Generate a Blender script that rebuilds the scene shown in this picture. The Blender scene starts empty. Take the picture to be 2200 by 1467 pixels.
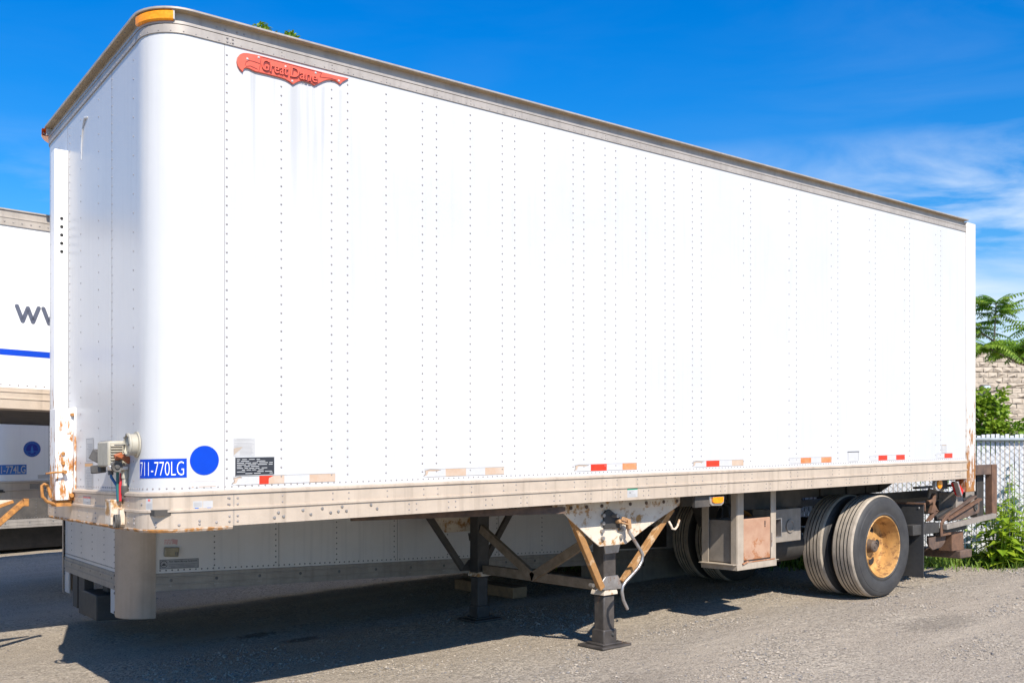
import bpy, bmesh, math, random
from mathutils import Vector, Matrix
from mathutils import noise as mn
R = math.radians
random.seed(7)
scene = bpy.context.scene
col = scene.collection

# ------------------------------------------------------------------ camera
CAM = Vector((-1.905, -4.917, 1.512)); YAW = 0.91084
cd = bpy.data.cameras.new('camera'); cam = bpy.data.objects.new('camera', cd); col.objects.link(cam)
cam.location = CAM
cam.rotation_euler = (R(90), 0, YAW - R(90))
cd.sensor_width = 36; cd.lens = 2050.86 / 2200 * 36
cd.shift_x = 0; cd.shift_y = (921 - 733.5) / 2200
cd.clip_start = 0.05; cd.clip_end = 2000
scene.camera = cam
scene.view_settings.view_transform = 'Standard'; scene.view_settings.look = 'None'
scene.view_settings.exposure = 0.52; scene.view_settings.gamma = 1

# ------------------------------------------------------------------ sky and sun
SUNV = Vector((0.274, 1.0, -0.986)).normalized()        # direction the light travels
EL = math.asin(-SUNV.z); AZ = math.atan2(-SUNV.x, -SUNV.y)
w = bpy.data.worlds.new('World'); scene.world = w; w.use_nodes = True
nt = w.node_tree; nt.nodes.clear()
N = lambda t: nt.nodes.new(t)
out = N('ShaderNodeOutputWorld'); bg = N('ShaderNodeBackground'); sky = N('ShaderNodeTexSky')
sky.sky_type = 'NISHITA'; sky.sun_disc = False; sky.sun_elevation = EL; sky.sun_rotation = AZ
sky.air_density = 1.0; sky.dust_density = 0.3; sky.ozone_density = 2.5; sky.altitude = 50
hs = N('ShaderNodeHueSaturation'); hs.inputs['Hue'].default_value = 0.495; hs.inputs['Saturation'].default_value = 1.5; hs.inputs['Value'].default_value = 1.0
nt.links.new(sky.outputs[0], hs.inputs['Color'])
tc = N('ShaderNodeTexCoord')
mp = N('ShaderNodeMapping'); mp.inputs['Scale'].default_value = (2.0, 2.0, 9.0); mp.inputs['Rotation'].default_value = (0.10, 0.06, 0.9); mp.inputs['Location'].default_value = (0.35, 0.0, 0.2)
nt.links.new(tc.outputs['Generated'], mp.inputs[0])
n1 = N('ShaderNodeTexNoise'); n1.inputs['Scale'].default_value = 1.6; n1.inputs['Detail'].default_value = 7; n1.inputs['Roughness'].default_value = 0.55; n1.inputs['Distortion'].default_value = 0.6
nt.links.new(mp.outputs[0], n1.inputs['Vector'])
cr = N('ShaderNodeValToRGB'); cr.color_ramp.elements[0].position = 0.42; cr.color_ramp.elements[1].position = 0.64
nt.links.new(n1.outputs['Fac'], cr.inputs[0])
sp = N('ShaderNodeSeparateXYZ'); nt.links.new(tc.outputs['Generated'], sp.inputs[0])
el = N('ShaderNodeMapRange'); el.inputs['From Min'].default_value = 0.285; el.inputs['From Max'].default_value = 0.225; el.inputs['To Min'].default_value = 0.05; el.inputs['To Max'].default_value = 0.95
nt.links.new(sp.outputs['Z'], el.inputs['Value'])
az = N('ShaderNodeMapRange'); az.inputs['From Min'].default_value = 0.70; az.inputs['From Max'].default_value = 0.84; az.inputs['To Min'].default_value = 0.25; az.inputs['To Max'].default_value = 1.0
nt.links.new(sp.outputs['X'], az.inputs['Value'])
mm = N('ShaderNodeMath'); mm.operation = 'MULTIPLY'; nt.links.new(cr.outputs[0], mm.inputs[0]); nt.links.new(el.outputs[0], mm.inputs[1])
m2 = N('ShaderNodeMath'); m2.operation = 'MULTIPLY'; nt.links.new(mm.outputs[0], m2.inputs[0]); nt.links.new(az.outputs[0], m2.inputs[1])
mx = N('ShaderNodeMix'); mx.data_type = 'RGBA'; mx.inputs[7].default_value = (5.6, 6.5, 7.6, 1)
nt.links.new(m2.outputs[0], mx.inputs[0]); pass
tint = N('ShaderNodeMix'); tint.data_type = 'RGBA'; tint.blend_type = 'MULTIPLY'; tint.inputs[0].default_value = 1; 
tz = N('ShaderNodeMapRange'); tz.interpolation_type = 'SMOOTHSTEP'; tz.inputs['From Min'].default_value = 0.08; tz.inputs['From Max'].default_value = 0.46
nt.links.new(sp.outputs['Z'], tz.inputs['Value'])
tcol = N('ShaderNodeMix'); tcol.data_type = 'RGBA'; tcol.inputs[6].default_value = (0.82, 0.90, 1.06, 1); tcol.inputs[7].default_value = (0.40, 1.02, 1.36, 1)
nt.links.new(tz.outputs[0], tcol.inputs[0]); nt.links.new(tcol.outputs[2], tint.inputs[7])
nt.links.new(hs.outputs[0], tint.inputs[6]); nt.links.new(tint.outputs[2], mx.inputs[6])
nt.links.new(mx.outputs[2], bg.inputs[0]); bg.inputs[1].default_value = 0.10
nt.links.new(bg.outputs[0], out.inputs[0])
sl = bpy.data.lights.new('sun', 'SUN'); so = bpy.data.objects.new('sun', sl); col.objects.link(so)
sl.energy = 4.6; sl.angle = R(0.5); sl.color = (1.0, 0.93, 0.82)
so.rotation_euler = SUNV.to_track_quat('-Z', 'Y').to_euler(); so.location = (-5, -15, 18)

# ------------------------------------------------------------------ materials
MATS = {}
def mat(name, c1, c2=None, rough=0.6, metal=0.0, scale=6.0, bump=0.0, bscale=40.0, streak=None, rust=None, spec=0.5, trans=None, lo=0.35, hi=0.65, detail=6, stain=None):
    """c1..c2 noise mixed; streak = (colour, amount): vertical run marks; rust = dict(amount, zlo, zhi, cols, scale)"""
    if name in MATS: return MATS[name]
    m = bpy.data.materials.new(name); m.use_nodes = True; t = m.node_tree
    b = t.nodes['Principled BSDF']; L = t.links.new
    b.inputs['Roughness'].default_value = rough; b.inputs['Metallic'].default_value = metal
    b.inputs['Specular IOR Level'].default_value = spec
    g = t.nodes.new('ShaderNodeNewGeometry')
    c = None
    if c2 is None:
        rgb = t.nodes.new('ShaderNodeRGB'); rgb.outputs[0].default_value = (*c1, 1); c = rgb.outputs[0]
    else:
        n = t.nodes.new('ShaderNodeTexNoise'); n.inputs['Scale'].default_value = scale; n.inputs['Detail'].default_value = detail; n.inputs['Roughness'].default_value = 0.65
        L(g.outputs['Position'], n.inputs['Vector'])
        mr = t.nodes.new('ShaderNodeMapRange'); mr.inputs['From Min'].default_value = lo; mr.inputs['From Max'].default_value = hi; L(n.outputs['Fac'], mr.inputs['Value'])
        x = t.nodes.new('ShaderNodeMix'); x.data_type = 'RGBA'; x.inputs[6].default_value = (*c1, 1); x.inputs[7].default_value = (*c2, 1)
        L(mr.outputs[0], x.inputs[0]); c = x.outputs[2]
    if streak:
        mp_ = t.nodes.new('ShaderNodeMapping'); mp_.inputs['Scale'].default_value = (26, 26, 0.9); L(g.outputs['Position'], mp_.inputs[0])
        n = t.nodes.new('ShaderNodeTexNoise'); n.inputs['Scale'].default_value = 1.0; n.inputs['Detail'].default_value = 5; L(mp_.outputs[0], n.inputs['Vector'])
        mr = t.nodes.new('ShaderNodeMapRange'); mr.inputs['From Min'].default_value = 0.52; mr.inputs['From Max'].default_value = 0.78; mr.inputs['To Max'].default_value = streak[1]; L(n.outputs['Fac'], mr.inputs['Value'])
        x = t.nodes.new('ShaderNodeMix'); x.data_type = 'RGBA'; x.inputs[7].default_value = (*streak[0], 1); L(mr.outputs[0], x.inputs[0]); L(c, x.inputs[6]); c = x.outputs[2]
    if stain:                                            # runs of dirt below the badge
        mp_ = t.nodes.new('ShaderNodeMapping'); mp_.inputs['Scale'].default_value = (22, 22, 0.5); L(g.outputs['Position'], mp_.inputs[0])
        n = t.nodes.new('ShaderNodeTexNoise'); n.inputs['Scale'].default_value = 1.0; n.inputs['Detail'].default_value = 3; L(mp_.outputs[0], n.inputs['Vector'])
        s_ = t.nodes.new('ShaderNodeSeparateXYZ'); L(g.outputs['Position'], s_.inputs[0])
        def ramp_(sock, a, b_):
            r_ = t.nodes.new('ShaderNodeMapRange'); r_.interpolation_type = 'SMOOTHSTEP'; r_.inputs['From Min'].default_value = a; r_.inputs['From Max'].default_value = b_; L(sock, r_.inputs['Value']); return r_.outputs[0]
        k = ramp_(n.outputs['Fac'], 0.50, 0.66)
        for sock in (ramp_(s_.outputs['X'], -0.02, 0.10), ramp_(s_.outputs['X'], 0.85, 0.62), ramp_(s_.outputs['Z'], 2.55, 3.3), ramp_(s_.outputs['Z'], 3.47, 3.43), ramp_(s_.outputs['Y'], 0.02, 0.0)):
            q = t.nodes.new('ShaderNodeMath'); q.operation = 'MULTIPLY'; L(k, q.inputs[0]); L(sock, q.inputs[1]); k = q.outputs[0]
        x = t.nodes.new('ShaderNodeMix'); x.data_type = 'RGBA'; x.inputs[7].default_value = (*stain, 1); L(k, x.inputs[0]); L(c, x.inputs[6]); c = x.outputs[2]
    if rust:
        n = t.nodes.new('ShaderNodeTexNoise'); n.inputs['Scale'].default_value = rust.get('scale', 9); n.inputs['Detail'].default_value = 9; n.inputs['Roughness'].default_value = 0.7
        mp_ = t.nodes.new('ShaderNodeMapping'); mp_.inputs['Scale'].default_value = rust.get('map', (1, 1, 0.35)); L(g.outputs['Position'], mp_.inputs[0]); L(mp_.outputs[0], n.inputs['Vector'])
        val = n.outputs['Fac']
        if 'zlo' in rust:
            s_ = t.nodes.new('ShaderNodeSeparateXYZ'); L(g.outputs['Position'], s_.inputs[0])
            zr = t.nodes.new('ShaderNodeMapRange'); zr.inputs['From Min'].default_value = rust['zhi']; zr.inputs['From Max'].default_value = rust['zlo']; zr.inputs['To Min'].default_value = -0.25; zr.inputs['To Max'].default_value = rust.get('boost', 0.2); L(s_.outputs['Z'], zr.inputs['Value'])
            ad = t.nodes.new('ShaderNodeMath'); ad.operation = 'ADD'; L(val, ad.inputs[0]); L(zr.outputs[0], ad.inputs[1]); val = ad.outputs[0]
        r_ = t.nodes.new('ShaderNodeValToRGB'); e = r_.color_ramp.elements; a = 1 - rust['amount']
        e[0].position = a * 0.8 + 0.08; e[0].color = (0, 0, 0, 1); e[1].position = min(1, a * 0.8 + 0.16); e[1].color = (1, 1, 1, 1); L(val, r_.inputs[0])
        n2 = t.nodes.new('ShaderNodeTexNoise'); n2.inputs['Scale'].default_value = 45; n2.inputs['Detail'].default_value = 4; L(g.outputs['Position'], n2.inputs['Vector'])
        cc = t.nodes.new('ShaderNodeMix'); cc.data_type = 'RGBA'; q = rust.get('cols', ((0.62, 0.26, 0.05), (0.22, 0.09, 0.03)))
        cc.inputs[6].default_value = (*q[0], 1); cc.inputs[7].default_value = (*q[1], 1); L(n2.outputs['Fac'], cc.inputs[0])
        x = t.nodes.new('ShaderNodeMix'); x.data_type = 'RGBA'; L(r_.outputs[0], x.inputs[0]); L(c, x.inputs[6]); L(cc.outputs[2], x.inputs[7]); c = x.outputs[2]
        rr = t.nodes.new('ShaderNodeMix'); rr.data_type = 'FLOAT'; rr.inputs[2].default_value = rough; rr.inputs[3].default_value = 0.9; L(r_.outputs[0], rr.inputs[0]); L(rr.outputs[0], b.inputs['Roughness'])
    L(c, b.inputs['Base Color'])
    if bump:
        n = t.nodes.new('ShaderNodeTexNoise'); n.inputs['Scale'].default_value = bscale; n.inputs['Detail'].default_value = 6; L(g.outputs['Position'], n.inputs['Vector'])
        bp = t.nodes.new('ShaderNodeBump'); bp.inputs['Strength'].default_value = bump; bp.inputs['Distance'].default_value = 0.02; L(n.outputs['Fac'], bp.inputs['Height']); L(bp.outputs[0], b.inputs['Normal'])
    if trans is not None:
        tr = t.nodes.new('ShaderNodeBsdfTranslucent'); L(c, tr.inputs['Color'])
        ms = t.nodes.new('ShaderNodeMixShader'); ms.inputs[0].default_value = trans; L(b.outputs[0], ms.inputs[1]); L(tr.outputs[0], ms.inputs[2]); L(ms.outputs[0], t.nodes['Material Output'].inputs['Surface'])
    MATS[name] = m; return m
M = {}
M['white'] = mat('white_panel_paint', (0.60, 0.595, 0.59), (0.555, 0.555, 0.56), 0.34, scale=0.9, bump=0.14, bscale=1.8, streak=((0.42, 0.415, 0.41), 0.24), stain=(0.475, 0.475, 0.475))
M['white_bright'] = mat('cleaner_white_paint', (0.82, 0.81, 0.80), (0.78, 0.78, 0.78), 0.34, scale=1.2, bump=0.06, bscale=2.2, streak=((0.6, 0.6, 0.6), 0.3))
M['rivet'] = mat('dirty_shaded_rivet', (0.24, 0.22, 0.21), (0.40, 0.36, 0.34), 0.5, 0.2, scale=30)  # white-painted rivets; dirt and shading are put into the grey
M['belly'] = mat('dirty_shaded_belly_white', (0.72, 0.69, 0.67), (0.64, 0.61, 0.59), 0.4, scale=1.5, streak=((0.42, 0.41, 0.41), 0.3))  # dirty white; belly shade and warm ground bounce put into its tone
M['rivet_dark'] = mat('dark_rivet', (0.10, 0.10, 0.11), (0.2, 0.2, 0.2), 0.5, 0.3, scale=30)
M['seam'] = mat('seam_shadow_gap', (0.28, 0.26, 0.25), None, 0.8)
M['alu'] = mat('weathered_aluminium', (0.60, 0.49, 0.385), (0.51, 0.415, 0.325), 0.42, 0.15, scale=5, streak=((0.34, 0.27, 0.205), 0.6), bump=0.04, bscale=60)
M['alu_dark'] = mat('dull_aluminium', (0.38, 0.34, 0.30), (0.29, 0.26, 0.23), 0.5, 0.3, scale=8, streak=((0.2, 0.18, 0.16), 0.5))
M['roofalu'] = mat('roof_rail_aluminium', (0.47, 0.415, 0.36), (0.38, 0.335, 0.29), 0.45, 0.2, scale=6, streak=((0.25, 0.21, 0.18), 0.5))
M['roof'] = mat('roof_sheet', (0.72, 0.71, 0.70), (0.6, 0.58, 0.56), 0.5, scale=2)
M['lip'] = mat('roof_lip_underside', (0.42, 0.33, 0.22), (0.33, 0.26, 0.17), 0.8, scale=12)
M['rustwhite'] = mat('rusty_white_steel', (0.84, 0.82, 0.79), (0.8, 0.78, 0.74), 0.45, scale=4, rust=dict(amount=0.50, scale=9, cols=((0.78, 0.34, 0.05), (0.36, 0.14, 0.04))))
M['rustpost'] = mat('rusty_rear_post', (0.66, 0.63, 0.59), (0.62, 0.58, 0.52), 0.45, scale=4, rust=dict(amount=0.46, scale=26, zlo=0.80, zhi=2.7, boost=0.15, map=(1, 1, 0.3), cols=((0.50, 0.21, 0.045), (0.13, 0.06, 0.03))))
M['rustfin'] = mat('rusty_nose_post', (0.85, 0.83, 0.81), (0.82, 0.8, 0.78), 0.4, scale=4, rust=dict(amount=0.385, scale=24, zlo=0.95, zhi=2.9, boost=0.15, map=(1, 1, 0.3), cols=((0.60, 0.24, 0.04), (0.22, 0.09, 0.035))))
M['cream'] = mat('cream_painted_steel', (0.72, 0.62, 0.50), (0.60, 0.50, 0.40), 0.55, scale=6, rust=dict(amount=0.45, scale=10, map=(1, 1, 1), cols=((0.50, 0.26, 0.08), (0.24, 0.13, 0.06))))
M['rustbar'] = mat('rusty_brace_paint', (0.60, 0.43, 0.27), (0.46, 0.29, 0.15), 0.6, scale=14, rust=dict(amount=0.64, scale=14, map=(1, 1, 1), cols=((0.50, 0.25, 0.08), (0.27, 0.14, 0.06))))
M['shadebar'] = mat('shade_toned_brace', (0.26, 0.205, 0.15), (0.17, 0.125, 0.085), 0.8, scale=12, bump=0.1, bscale=70)  # brace rust dulled so the colour carries the cross bars' shade
M['column'] = mat('bounce_warm_column_aluminium', (0.50, 0.415, 0.335), (0.42, 0.34, 0.27), 0.4, 0.2, scale=4, streak=((0.30, 0.25, 0.2), 0.4))  # brown warmth of ground bounce put into the aluminium colour
M['rust'] = mat('brown_rust', (0.19, 0.10, 0.058), (0.11, 0.06, 0.04), 0.85, scale=15, bump=0.15, bscale=80)
M['rustdark'] = mat('dark_rusted_steel', (0.16, 0.10, 0.07), (0.08, 0.055, 0.045), 0.8, scale=12, bump=0.12, bscale=60)
M['rustorange'] = mat('orange_rust', (0.56, 0.25, 0.06), (0.24, 0.11, 0.04), 0.8, scale=30)
M['rustdoor'] = mat('rust_brown_sheet', (0.48, 0.30, 0.20), (0.40, 0.22, 0.14), 0.7, scale=7, rust=dict(amount=0.47, scale=11, zlo=0.35, zhi=0.8, boost=0.10, map=(1, 1, 1), cols=((0.42, 0.17, 0.07), (0.30, 0.13, 0.06))))
M['knuckle'] = mat('rusted_knuckle', (0.52, 0.30, 0.14), (0.30, 0.16, 0.08), 0.75, scale=25)
M['rim'] = mat('rusty_rim', (0.60, 0.33, 0.105), (0.42, 0.22, 0.07), 0.55, 0.0, scale=9, rust=dict(amount=0.46, scale=13, map=(1, 1, 1), cols=((0.34, 0.17, 0.05), (0.16, 0.08, 0.04))))
M['hub'] = mat('rusty_hub', (0.13, 0.095, 0.07), (0.08, 0.06, 0.05), 0.7, scale=20)
M['tread'] = mat('dusty_tread_rubber', (0.50, 0.425, 0.34), (0.33, 0.28, 0.225), 0.85, scale=9, bump=0.15, bscale=120)
M['rubber'] = mat('sidewall_rubber', (0.052, 0.050, 0.049), (0.033, 0.032, 0.033), 0.66, scale=7, bump=0.06, bscale=90)
M['groove'] = mat('tread_groove_rubber', (0.02, 0.02, 0.02), None, 0.9)
M['black'] = mat('black_grimy_steel', (0.035, 0.033, 0.032), (0.06, 0.055, 0.05), 0.6, scale=8, bump=0.05)
M['under'] = mat('underframe_grime_and_shade', (0.10, 0.085, 0.072), (0.055, 0.05, 0.045), 0.75, scale=6)  # underframe grime; on the furthest trailer's belly it stands in for shade
M['greysteel'] = mat('dusty_grey_steel', (0.30, 0.26, 0.22), (0.22, 0.19, 0.16), 0.65, scale=8, streak=((0.15, 0.12, 0.1), 0.4))
M['dustframe'] = mat('dusty_tan_steel', (0.46, 0.385, 0.305), (0.36, 0.30, 0.235), 0.7, scale=7, streak=((0.22, 0.17, 0.13), 0.4))
M['legsteel'] = mat('worn_leg_steel', (0.115, 0.10, 0.09), (0.06, 0.052, 0.048), 0.42, 0.25, scale=10, rust=dict(amount=0.33, scale=9, map=(1, 1, 0.4), cols=((0.36, 0.20, 0.10), (0.2, 0.12, 0.07))))
M['galv'] = mat('bare_worn_steel', (0.48, 0.46, 0.45), (0.34, 0.31, 0.29), 0.35, 0.7, scale=14, rust=dict(amount=0.42, scale=10, map=(1, 1, 1), cols=((0.36, 0.2, 0.12), (0.24, 0.13, 0.08))))
M['bolt'] = mat('bolt_steel', (0.42, 0.40, 0.38), (0.28, 0.25, 0.23), 0.4, 0.6, scale=40)
M['fit'] = mat('cream_fitting', (0.46, 0.42, 0.34), (0.36, 0.33, 0.26), 0.55, scale=12, rust=dict(amount=0.34, scale=14, map=(1, 1, 1), cols=((0.22, 0.19, 0.15), (0.12, 0.1, 0.08))))
M['fitdark'] = mat('dark_fitting', (0.12, 0.11, 0.10), (0.07, 0.065, 0.06), 0.6, scale=20)
M['amber'] = mat('amber_lens', (0.95, 0.36, 0.01), (0.85, 0.25, 0.0), 0.15, scale=60)
M['redlens'] = mat('red_lens', (0.75, 0.03, 0.03), (0.6, 0.02, 0.02), 0.15, scale=40)
M['chrome'] = mat('worn_chrome', (0.62, 0.58, 0.55), None, 0.3, 0.7)
M['badge'] = mat('faded_red_badge', (0.72, 0.13, 0.075), (0.62, 0.10, 0.06), 0.45, scale=12)
M['badge_dark'] = mat('badge_shadow_groove_red', (0.22, 0.025, 0.02), None, 0.6)  # groove lines, and the painted shadow behind the badge letters
M['blue'] = mat('blue_vinyl', (0.0005, 0.055, 0.52), (0.0005, 0.047, 0.46), 0.55, scale=5, spec=0.2)
M['blue_dark'] = mat('faded_blue_vinyl', (0.02, 0.12, 0.42), (0.03, 0.16, 0.5), 0.5, scale=9)
M['navy'] = mat('navy_seal_vinyl', (0.008, 0.02, 0.24), (0.01, 0.04, 0.32), 0.5, scale=30)
M['lettering'] = mat('white_vinyl_lettering', (0.84, 0.83, 0.82), None, 0.5)
M['lettergrey'] = mat('charcoal_lettering', (0.085, 0.095, 0.14), None, 0.5)
M['plate'] = mat('black_data_plate', (0.025, 0.027, 0.033), (0.04, 0.042, 0.05), 0.4, scale=15)
M['print'] = mat('pale_print', (0.55, 0.55, 0.55), None, 0.5)
M['inkgrey'] = mat('faded_ink', (0.34, 0.33, 0.33), None, 0.7)
M['paper'] = mat('weathered_label_paper', (0.52, 0.51, 0.50), (0.46, 0.45, 0.44), 0.6, scale=12)
M['paper_brown'] = mat('torn_label_backing', (0.42, 0.34, 0.27), None, 0.8)
M['tape_red'] = mat('red_reflective_tape', (0.80, 0.03, 0.012), (0.74, 0.05, 0.02), 0.3, scale=9)
M['tape_orange'] = mat('faded_orange_tape', (0.70, 0.17, 0.04), (0.62, 0.32, 0.17), 0.4, scale=7)
M['tape_peach'] = mat('bleached_tape', (0.52, 0.36, 0.25), (0.56, 0.45, 0.36), 0.45, scale=9)
M['tape_white'] = mat('white_reflective_tape', (0.53, 0.525, 0.52), (0.57, 0.56, 0.56), 0.35, scale=14)
M['tape_edge'] = mat('tape_edge_dirt', (0.20, 0.16, 0.13), None, 0.8)
M['green'] = mat('green_label_print', (0.03, 0.28, 0.15), None, 0.5)
M['redprint'] = mat('red_label_print', (0.7, 0.15, 0.13), None, 0.5)
M['orangeprint'] = mat('orange_label_print', (0.72, 0.38, 0.16), None, 0.5)
M['hose_blue'] = mat('blue_hose', (0.01, 0.10, 0.28), None, 0.4)
M['hose_green'] = mat('green_hose', (0.02, 0.14, 0.13), None, 0.4)
M['hose_red'] = mat('red_hose', (0.55, 0.03, 0.04), None, 0.4)
M['flap'] = mat('black_mud_flap', (0.04, 0.04, 0.042), (0.065, 0.062, 0.06), 0.65, scale=5)
M['wood'] = mat('weathered_timber', (0.36, 0.23, 0.13), (0.24, 0.15, 0.09), 0.85, scale=9, bump=0.1)
M['slat'] = mat('white_fence_slat', (0.72, 0.73, 0.76), (0.60, 0.61, 0.65), 0.5, scale=6)
M['fpost'] = mat('galvanised_post', (0.36, 0.40, 0.42), (0.28, 0.31, 0.33), 0.45, 0.5, scale=10)
M['wire'] = mat('dark_wire', (0.16, 0.18, 0.19), None, 0.5, 0.5)
M['bark'] = mat('grey_bark', (0.30, 0.24, 0.18), (0.20, 0.15, 0.11), 0.9, scale=20, bump=0.2)
M['leaf1'] = mat('tree_leaf_green', (0.10, 0.23, 0.018), (0.24, 0.37, 0.03), 0.5, scale=3, trans=0.45)
M['leaf2'] = mat('vine_leaf_green', (0.13, 0.26, 0.015), (0.30, 0.40, 0.03), 0.5, scale=4, trans=0.4)
M['leaf3'] = mat('weed_leaf_green', (0.19, 0.33, 0.02), (0.38, 0.48, 0.03), 0.5, scale=5, trans=0.4)
M['grassm'] = mat('grass_blade_green', (0.10, 0.22, 0.02), (0.26, 0.34, 0.05), 0.6, scale=5, trans=0.35)
M['lampgrey'] = mat('wall_lamp_metal', (0.10, 0.10, 0.11), None, 0.5)
M['lampglass'] = mat('wall_lamp_glass', (0.45, 0.5, 0.55), None, 0.2)

# ------------------------------------------------------------------ mesh helpers
S = 0.0358                                   # the yard falls away from the camera side
def tf_yard(v): return Vector((v[0], v[1], v[2] - S * v[1]))
def tf_plain(v): return Vector(v)
TF = [tf_yard]
ROOT = {}
SPLIT = {'gusset_plate', 'gusset_bolt', 'spring_hanger', 'hand_hole', 'frame_beam', 'flange_bolt', 'cover_bolt', 'cross_tube', 'flap_bolt', 'badge_rivet', 'socket_screw', 'bolt_hole', 'bolt', 'skirt_bolt', 'lamp_bracket', 'locker_door', 'support_leg', 'leg_brace', 'air_tank', 'mounting_plate', 'frame_tray', 'tray_bar', 'lamp_slot', 'wire_coil', 'loose_cable', 'gladhand_cap', 'gladhand_body', 'leaf_spring', 'leg', 'rear_door_frame', 'flap_bracket', 'hose_guard', 'cooling_rib', 'pivot_plate'}
class MB:
    def __init__(s): s.bm = bmesh.new(); s.mi = 0
    def face(s, vs, mi=None):
        try:
            f = s.bm.faces.new(vs); f.material_index = s.mi if mi is None else mi; return f
        except ValueError: return None
    def V(s, p): return s.bm.verts.new(p)
    def hexa(s, p):
        v = [s.V(q) for q in p]
        for q in ((0, 3, 2, 1), (4, 5, 6, 7), (0, 1, 5, 4), (1, 2, 6, 5), (2, 3, 7, 6), (3, 0, 4, 7)): s.face([v[i] for i in q])
        return s
    def box(s, x0, x1, y0, y1, z0, z1):
        return s.hexa([(x0, y0, z0), (x1, y0, z0), (x1, y1, z0), (x0, y1, z0), (x0, y0, z1), (x1, y0, z1), (x1, y1, z1), (x0, y1, z1)])
    def bar(s, a, b, wd, ht, up=(0, 0, 1)):
        a = Vector(a); b = Vector(b); d = (b - a).normalized(); u = Vector(up)
        if abs(d.dot(u)) > 0.98: u = Vector((0, 1, 0))
        sd = d.cross(u).normalized() * wd / 2; u = sd.cross(d).normalized() * ht / 2
        return s.hexa([a - sd - u, a + sd - u, b + sd - u, b - sd - u, a - sd + u, a + sd + u, b + sd + u, b - sd + u])
    def tube(s, pts, r, n=8, caps=True):
        pts = [Vector(p) for p in pts]; rs = r if isinstance(r, (list, tuple)) else [r] * len(pts)
        rings = []; prev = None
        for i, p in enumerate(pts):
            d = (pts[min(i + 1, len(pts) - 1)] - pts[max(i - 1, 0)]).normalized()
            if prev is None:
                u = Vector((0, 0, 1)) if abs(d.z) < 0.9 else Vector((1, 0, 0)); u = (u - d * u.dot(d)).normalized()
            else: u = (prev - d * prev.dot(d)).normalized()
            prev = u; v = d.cross(u)
            rings.append([s.V(p + (u * math.cos(2 * math.pi * k / n) + v * math.sin(2 * math.pi * k / n)) * rs[i]) for k in range(n)])
        for a, b in zip(rings, rings[1:]):
            for k in range(n): s.face([a[k], a[(k + 1) % n], b[(k + 1) % n], b[k]])
        if caps: s.face(rings[0][::-1]); s.face(rings[-1])
        return s
    def cyl(s, a, b, r, n=16): return s.tube([a, b], r, n)
    def dome(s, c, nrm, r, h=None, n=6):
        c = Vector(c); d = Vector(nrm).normalized(); u = Vector((0, 0, 1)) if abs(d.z) < 0.9 else Vector((1, 0, 0)); u = (u - d * u.dot(d)).normalized(); v = d.cross(u)
        h = r * 0.7 if h is None else h
        R0 = [s.V(c + (u * math.cos(2 * math.pi * k / n) + v * math.sin(2 * math.pi * k / n)) * r) for k in range(n)]
        R1 = [s.V(c + d * h * 0.75 + (u * math.cos(2 * math.pi * k / n) + v * math.sin(2 * math.pi * k / n)) * r * 0.65) for k in range(n)]
        t = s.V(c + d * h)
        for k in range(n):
            s.face([R0[k], R0[(k + 1) % n], R1[(k + 1) % n], R1[k]]); s.face([R1[k], R1[(k + 1) % n], t])
        return s
    def prism(s, pts, fn, d0, d1):
        """pts 2-D outline; fn(a, b, depth) -> point"""
        A = [s.V(fn(a, b, d0)) for a, b in pts]; B = [s.V(fn(a, b, d1)) for a, b in pts]
        s.face(A); s.face(B[::-1])
        for i in range(len(pts)):
            j = (i + 1) % len(pts); s.face([A[i], B[i], B[j], A[j]])
        return s
    def lathe(s, prof, c, axis='Y', n=48, mats=None):
        """prof: (r, along) list; axis through c"""
        c = Vector(c); rings = []
        for r, a in prof:
            ring = []
            for k in range(n):
                t = 2 * math.pi * k / n
                ring.append(s.V(c + (Vector((r * math.cos(t), a, r * math.sin(t))) if axis == 'Y' else Vector((a, r * math.cos(t), r * math.sin(t))) if axis == 'X' else Vector((r * math.cos(t), r * math.sin(t), a)))))
            rings.append(ring)
        for i, (a, b) in enumerate(zip(rings, rings[1:])):
            for k in range(n): s.face([a[k], a[(k + 1) % n], b[(k + 1) % n], b[k]], None if mats is None else mats[i])
        return s
    def sweep(s, prof, path, mats=None, closed=False):
        """prof: (out, z); path: (x, y, nx, ny)"""
        rows = [[s.V((x + nx * o, y + ny * o, z)) for (o, z) in prof] for (x, y, nx, ny) in path]
        K = len(prof)
        for a, b in zip(rows, rows[1:]):
            for k in range(K - 1 + closed):
                j = (k + 1) % K
                s.face([a[k], b[k], b[j], a[j]], None if mats is None else mats[k])
        if closed: s.face(rows[0][::-1] if 0 else list(rows[0])); s.face(rows[-1][::-1])
        return s
    def islands(s):
        s.bm.verts.index_update(); seen = set(); out_ = []
        for v in s.bm.verts:
            if v.index in seen: continue
            st = [v]; seen.add(v.index); isl = []
            while st:
                a = st.pop(); isl.append(a)
                for e in a.link_edges:
                    b = e.other_vert(a)
                    if b.index not in seen: seen.add(b.index); st.append(b)
            out_.append(isl)
        return out_
    def build(s, name, mats, parent=None, bevel=0.0, smooth=True, angle=0.6, recalc=True):
        bm = s.bm
        if name in SPLIT:                                   # every piece an object of its own
            isl = s.islands()
            if len(isl) > 1:
                for one in isl:
                    q = MB(); mp_ = {v: q.bm.verts.new(v.co) for v in one}
                    for f in {f for v in one for f in v.link_faces}:
                        nf = q.bm.faces.new([mp_[v] for v in f.verts]); nf.material_index = f.material_index
                    SPLIT.discard(name); o = q.build(name, mats, parent, bevel, smooth, angle, recalc); SPLIT.add(name)
                bm.free(); return o
        off = ROOT.get(parent.name, Vector((0, 0, 0))) if parent is not None else Vector((0, 0, 0))
        for v in bm.verts: v.co = TF[0](v.co) - off
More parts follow.
